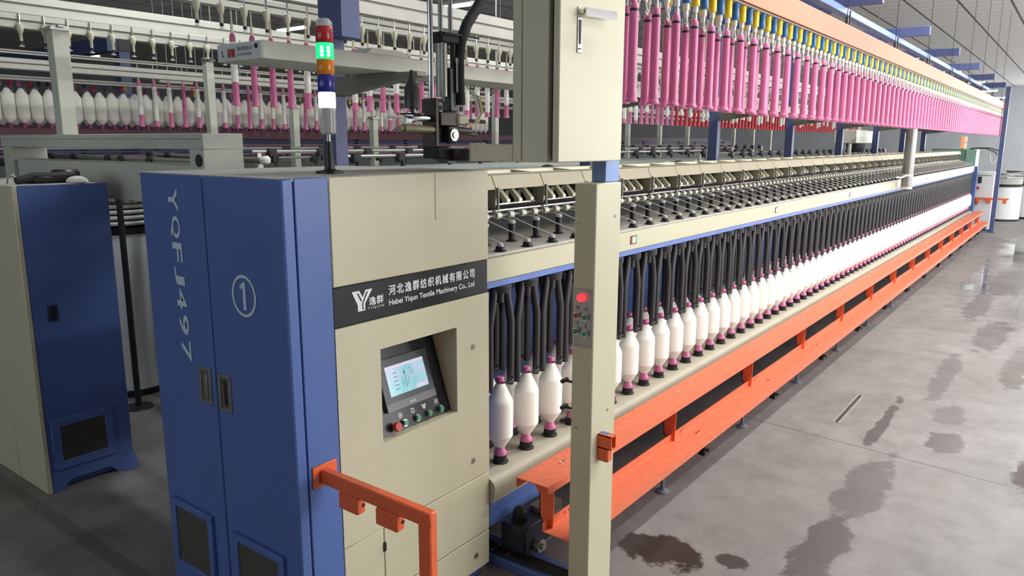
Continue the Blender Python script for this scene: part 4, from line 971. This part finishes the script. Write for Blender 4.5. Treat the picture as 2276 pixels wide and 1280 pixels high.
# tubes with left-over roving hanging in one row
def rtube(kind, foot):
    t = thing('hanging_tube', 'x', 'roving tube', (0, 0, 0))
    fm_ = pink if kind != 'red' else red_pl
    h = .46
    if foot >= .45:
        MB().lathe([(.022, 0), (.028, .002), (.028, .010), (.0225, .030), (.020, .40), (.019, .44), (.012, h)], (0, 0, 0), 14).build('tube_body', fm_, t)
    else:
        MB().lathe([(.022, 0), (.028, .002), (.028, .010), (.0225, .030), (.020, .40), (.019, .44), (.012, h)], (0, 0, 0), 14).build('tube_body', fm_, t)
        MB().lathe([(.0215, foot), (.0235, foot+.004), (.0225, .395), (.0200, .405)], (0, 0, 0), 14).build('left_over_roving', yarn, t)
    q = MB(); q.cyl((0, 0, h-.01), (0, 0, h+.06), .010, n=8); q.cyl((0, 0, h+.06), (0, 0, h+.155), .005, n=6); q.build('hanger', cream_pl, t)
    return t
protos = {}
NDn = 118
for k in range(NDn):
    x = 2.975+k*PA+ (0 if k else 0)
    if k < 46:
        kind, foot = [('pink', .15), ('pink', 1), ('pink', 1), ('pink', 1), ('pink', .11), ('pink', 1), ('pink', 1), ('pink', .06), ('pink', .12), ('pink', 1)][k % 10]
        if 16 <= k < 40: foot = (.12, .05, .14, .04, 1)[k % 5]
    else:
        kind = 'red'; foot = (1, .12, 1, 1, .07, .10, 1, .14)[k % 8]
    key = (kind, foot); loc = (x, 4.55, 2.287)
    desc = ('fully pink tube' if foot >= 1 else 'pink tube with left-over white roving') if kind == 'pink' else ('fully red tube' if foot >= 1 else 'red tube with left-over white roving')
    lb = '%s behind the gantry columns, %s from the left' % (desc, nth(k+1)); grp = 'tubes hanging behind the gantry columns'
    if key not in protos:
        protos[key] = rtube(kind, foot); protos[key].location = loc; protos[key]['label'] = lb; protos[key]['group'] = grp
    else: dup(protos[key], loc, lb, grp)
# far rows of full bobbins
fb = thing('full_bobbin', 'x', 'bobbin', (0, 0, 0))
MB().lathe([(.018, 0), (.020, .03), (.019, .06)], (0, 0, 0), 12).build('tube_foot', mat('dull_magenta', (140, 60, 100), .5), fb)
MB().lathe([(.020, .045), (.054, .085), (.056, .095), (.056, .285), (.052, .30), (.018, .36)], (0, 0, 0), 16).build('yarn_package', yarn, fb)
q = MB(); q.lathe([(.017, .355), (.017, .385), (.008, .39)], (0, 0, 0), 10); q.cyl((0, 0, .385), (0, 0, .44), .006, n=6); q.build('tube_top', mat('dull_violet', (120, 100, 140), .5), fb)
firstb = True
for (y, z, x0, n, nm) in ((8.0, 2.175, 2.62, 62, 'front far row'), (8.75, 2.17, 2.7, 62, 'rear far row')):
    for k in range(n):
        x = x0+k*.118
        lb = 'white full bobbin in the %s at left, %s from the left' % (nm, nth(k+1)); grp = 'full bobbins, %s' % nm
        if firstb: fb.location = (x, y, z); fb['label'] = lb; fb['group'] = grp; firstb = False
        else: dup(fb, (x, y, z), lb, grp)
tag(MB().box(2.0, 20.0, 7.98, 8.02, 2.09, 2.175).build('bobbin_shelf', mat('dull_dark_red', (84, 44, 56), .6)), 'dark red carrier strip under the front far row of full bobbins', 'strip')
tag(MB().box(2.0, 20.0, 8.73, 8.77, 2.15, 2.17).build('bobbin_shelf', mat('dull_dark_red', (84, 44, 56))), 'dark red carrier strip under the rear far row of full bobbins', 'strip')
for k in range(34):
    kind, foot = (('pink', .12), ('pink', .06), ('pink', .15), ('pink', 1), ('pink', .11))[k % 5]
    dup(protos[(kind, foot)], (3.95+k*.157, 7.72, 2.20), '%s before the far bobbins, %s from the left' % ('fully pink tube' if foot == 1 else 'white wound tube with pink foot', nth(k+1)), 'tubes before the far bobbins')
rail_thing('thin conveyor rail carrying the loose row of tubes before the far bobbins', 2.4, 9.6, 7.72, 2.815, 2.85, .05)
# small coloured clips of the carriers above the far bobbins
ck = [yellow, red_pl, blue_pl, dark, green_m, pink, mat('brown_plastic', (120, 84, 60), .5)]
for k in range(72):
    x = 2.62+k*.083+random.uniform(-.015, .015); y = 7.92+random.uniform(-.05, .08); z = 2.555+random.uniform(-.025, .02)
    nm = random.choice(range(7))
    q = MB(); q.lathe([(.010, 0), (.017, .01), (.015, .05), (.007, .06)], (x, y, z), 8); o = q.build('carrier_clip', ck[nm])
    tag(o, 'small %s plastic carrier clip above the far bobbins, %s from the left' % (('yellow', 'red', 'blue', 'black', 'green', 'pink', 'brown')[nm], nth(k+1)), 'clip', 'carrier clips above the far bobbins')
# dark ring spinning machines under the far bobbins
for i, (y, z) in enumerate(((8.4, 2.12), (10.2, 2.1))):
    t = thing('spinning_machine', 'long dark spinning machine with red and blue bobbin stripes, %s behind the creel' % nth(i+1), 'spinning machine', (12, y, 0))
    MB().box(2.2, 21, y-.25, y+.25, 0, z-.30).build('body', mat('dull_machine_green', (74, 82, 78), .6), t)
    MB().box(2.2, 21, y-.30, y+.30, z-.02, z).build('top_rail', mat('dull_dark_red', (84, 44, 56), .6), t)
    for j, (dz, m_) in enumerate(((-.06, mat('stripe_blue', (60, 70, 120), .6)), (-.10, mat('stripe_pink', (150, 96, 130), .6)), (-.135, mat('stripe_white', (150, 152, 160), .6)), (-.17, mat('stripe_blue', (60, 70, 120))), (-.21, mat('stripe_pink', (150, 96, 130))))):
        MB().box(2.2, 21, y-.32, y-.28, z+dz-.012, z+dz+.008).build('bobbin_stripe', m_, t)
    for j in range(20):
        x = 2.4+j*.95
        MB().box(x, x+.05, y-.30, y-.24, z-.30, z-.02).build('upright', mat('dull_machine_green', (74, 82, 78)), t)
# far-left blue steel frame near the ceiling
t = thing('far_gantry', 'far blue steel gantry head near the ceiling at upper left', 'steel gantry', (4.56, 9.26, 0))
MB().box(4.50, 4.63, 9.19, 9.33, 0, 3.24, .004).build('column', blue_steel, t)
MB().box(4.37, 4.50, 9.19, 12.3, 3.08, 3.24, .004).build('beam', blue_steel, t)
MB().box(4.49, 4.64, 9.18, 9.34, 3.09, 3.25, .004).build('joint_plate', black, t)
# rack of wire hooks seen over the white rail
t = thing('wire_hook_rack', 'small rack of wire loops on a cream block over the white conveyor rail', 'hook rack', (5.25, 9.4, 2.83))
MB().box(5.05, 5.50, 9.35, 9.45, 2.775, 2.835, .004).build('block', cream_pl, t)
for k in range(6):
    x = 5.06+k*.13
    MB().tube([(x-.05, 9.4, 2.835), (x-.04, 9.4, 2.87), (x+.02, 9.4, 2.93), (x+.05, 9.4, 2.88), (x+.01, 9.4, 2.84)], .009, 6).build('wire_loop', chrome, t)
    MB().cyl((x, 9.4, 2.93), (x, 9.4, ZC), .005, n=6).build('wire', steel, t)

# ================================================================== FAR END OF THE AISLE
t = thing('tail_cabinet', 'pale green tail cabinet closing the far end of the roving machine', 'cabinet', (21.6, 2.6, 0))
MB().box(21.3, 21.85, 2.36, 3.1, 0, 1.94, .01).build('body', green_m, t)
MB().box(21.28, 21.9, 2.14, 2.36, 1.42, 1.925, .006).build('door', mat('light_green_paint', (150, 190, 172), .45), t)
t = thing('hook_stand', 'black wire hook stand with hanging white slivers beyond the pale green cabinet', 'stand', (22.2, 2.2, 0))
q = MB(); q.tube([(22.0, 2.5, 1.90), (22.1, 2.3, 1.95), (22.2, 2.05, 1.95), (22.3, 1.85, 1.86), (22.3, 1.80, 1.80)], .014, 6); q.tube([(22.0, 2.5, 1.90), (22.05, 2.2, 1.96), (22.1, 1.95, 1.96), (22.2, 1.66, 1.85)], .014, 6); q.build('hook_arms', black, t)
q = MB(); q.cyl((22.25, 1.72, 0), (22.25, 1.72, 2.3), .015, n=8); q.build('upright', steel, t)
MB().tube([(22.3, 1.96, 1.82), (22.3, 1.93, 1.65), (22.3, 1.88, 1.58), (22.3, 1.80, 1.66), (22.3, 1.78, 1.82)], .016, 8).build('sliver', cotton, t)
t = thing('tail_column', 'white tail column with a small dark label beyond the orange step guard', 'column', (21.6, 1.95, 0))
MB().box(21.42, 21.78, 1.72, 2.16, .0, 1.40, .01).build('column', can_m, t)
MB().box(21.415, 21.421, 1.98, 2.06, 1.12, 1.28).build('dark_label', dark, t)
MB().box(21.41, 21.421, 1.80, 2.12, 1.30, 1.325).build('green_strip', green_m, t)
t = thing('tail_handrail', 'small orange rail with sensor blocks in front of the white tail column', 'handrail', (21.38, 1.80, .7))
MB().box(21.34, 21.39, 1.38, 2.10, .745, .785, .004).build('rail', orange, t)
for y in (2.02, 1.78, 1.46): MB().box(21.33, 21.40, y-.04, y+.04, .66, .745, .006).build('sensor_block', orange, t)
for z in (.98, .62): MB().box(21.26, 21.32, 2.0, 2.055, z, z+.07, .006).build('sensor_block', red_pl, t)
cn = None
for i, (x, y) in enumerate(((24.6, 1.75), (25.7, 1.15), (27.4, 1.95), (28.3, 1.30), (30.5, 1.7))):
    lb = 'white sliver can standing in the aisle beyond the far blue post, %s from it' % nth(i+1)
    if cn is None: cn = sliver_can(x, y, lb, .46, .95, 'far sliver cans')
    else: dup(cn, (x, y, 0), lb, 'far sliver cans')
struct(MB().box(47.88, 47.99, .9, 1.75, 2.35, 3.1).build('window_90', mat('far_window_frame', (70, 66, 84), .5)))
t = thing('far_machine_box', 'cream sheet-metal box with dark hopper hanging beyond the gantry columns', 'machine box', (15.4, 3.2, 2.0))
MB().box(14.7, 16.3, 3.36, 3.75, 2.06, 2.30, .01).build('box', cream_grey, t)
MB().cyl((14.85, 3.5, 1.8155), (14.85, 3.5, 2.06), .035, n=12).build('support_tube', white_pl, t)
q = MB(); q.lathe([(.13, 0), (.15, .02), (.17, .16)], (15.3, 3.5, 1.90), 18); q.build('hopper', mat('dark_hopper', (60, 58, 64), .5), t)
t = thing('far_signal_lamp', 'far signal lamp with two lit orange lenses beyond the tail cabinet', 'signal light', (29.8, 3.4, 0))
q = MB(); q.cyl((29.8, 3.4, 0), (29.8, 3.4, 1.92), .05, n=12); q.build('pole', steel, t)
q = MB(); q.cyl((29.8, 3.4, 2.12), (29.8, 3.4, 2.30), .085, n=14); q.build('lens', orange_on, t)
q = MB(); q.cyl((29.8, 3.4, 1.92), (29.8, 3.4, 2.09), .085, n=14); q.build('lens', orange_on, t)

# ceiling lights: a dim row on the left, a few far down the aisle
for i, y in enumerate((8.8, 13.2, 17.3, 22.0)):
    fitting(10.0, y, 4.3, .95, 'y', 'glowing fluorescent light over the background conveyors, %s from the aisle' % nth(i+1))
for i, (x, y) in enumerate(((23.0, 4.0), (28.2, 4.0), (33.5, 3.85), (39.0, 3.9), (45.0, 4.05))):
    fitting(x, y, 4.3, .95, 'y', 'glowing fluorescent light far beyond the gantries, %s from the near end' % nth(i+1))
# drain slot in the floor
t = thing('floor_drain', 'narrow open slot in the concrete aisle floor beside the orange step guard', 'drain slot', (6.1, 1.27, 0))
MB().box(5.72, 6.48, 1.262, 1.282, .0005, .002).build('slot', dark, t)
q = MB(); q.box(5.70, 6.50, 1.284, 1.300, 0, .003); q.box(5.70, 6.50, 1.244, 1.260, 0, .003); q.build('edge_trim', mat('drain_edge', (140, 134, 129), .7), t)

for i, lx in enumerate(AISLE_X):
    fitting(lx, -0.7, 4.32, 2.4, 'x', 'fluorescent light hanging over the aisle, %s from the near end' % nth(i+1))
for i, (lx, ly) in enumerate(BACK_AND_FILL_LAMPS[:2]):
    fitting(lx, ly, 4.3, .95, 'y', 'added fill light hanging above the left creel, %s from the aisle' % nth(i+1))  # fittings for the added near pair of fill lamps
for i, lx in enumerate(BED_FILL_LAMPS):
    fitting(lx, 0.9, 4.6, 2.4, 'x', 'added fill light high above the orange beam, %s from the near end' % nth(i+1))  # fittings for the added fill lamps over the bed
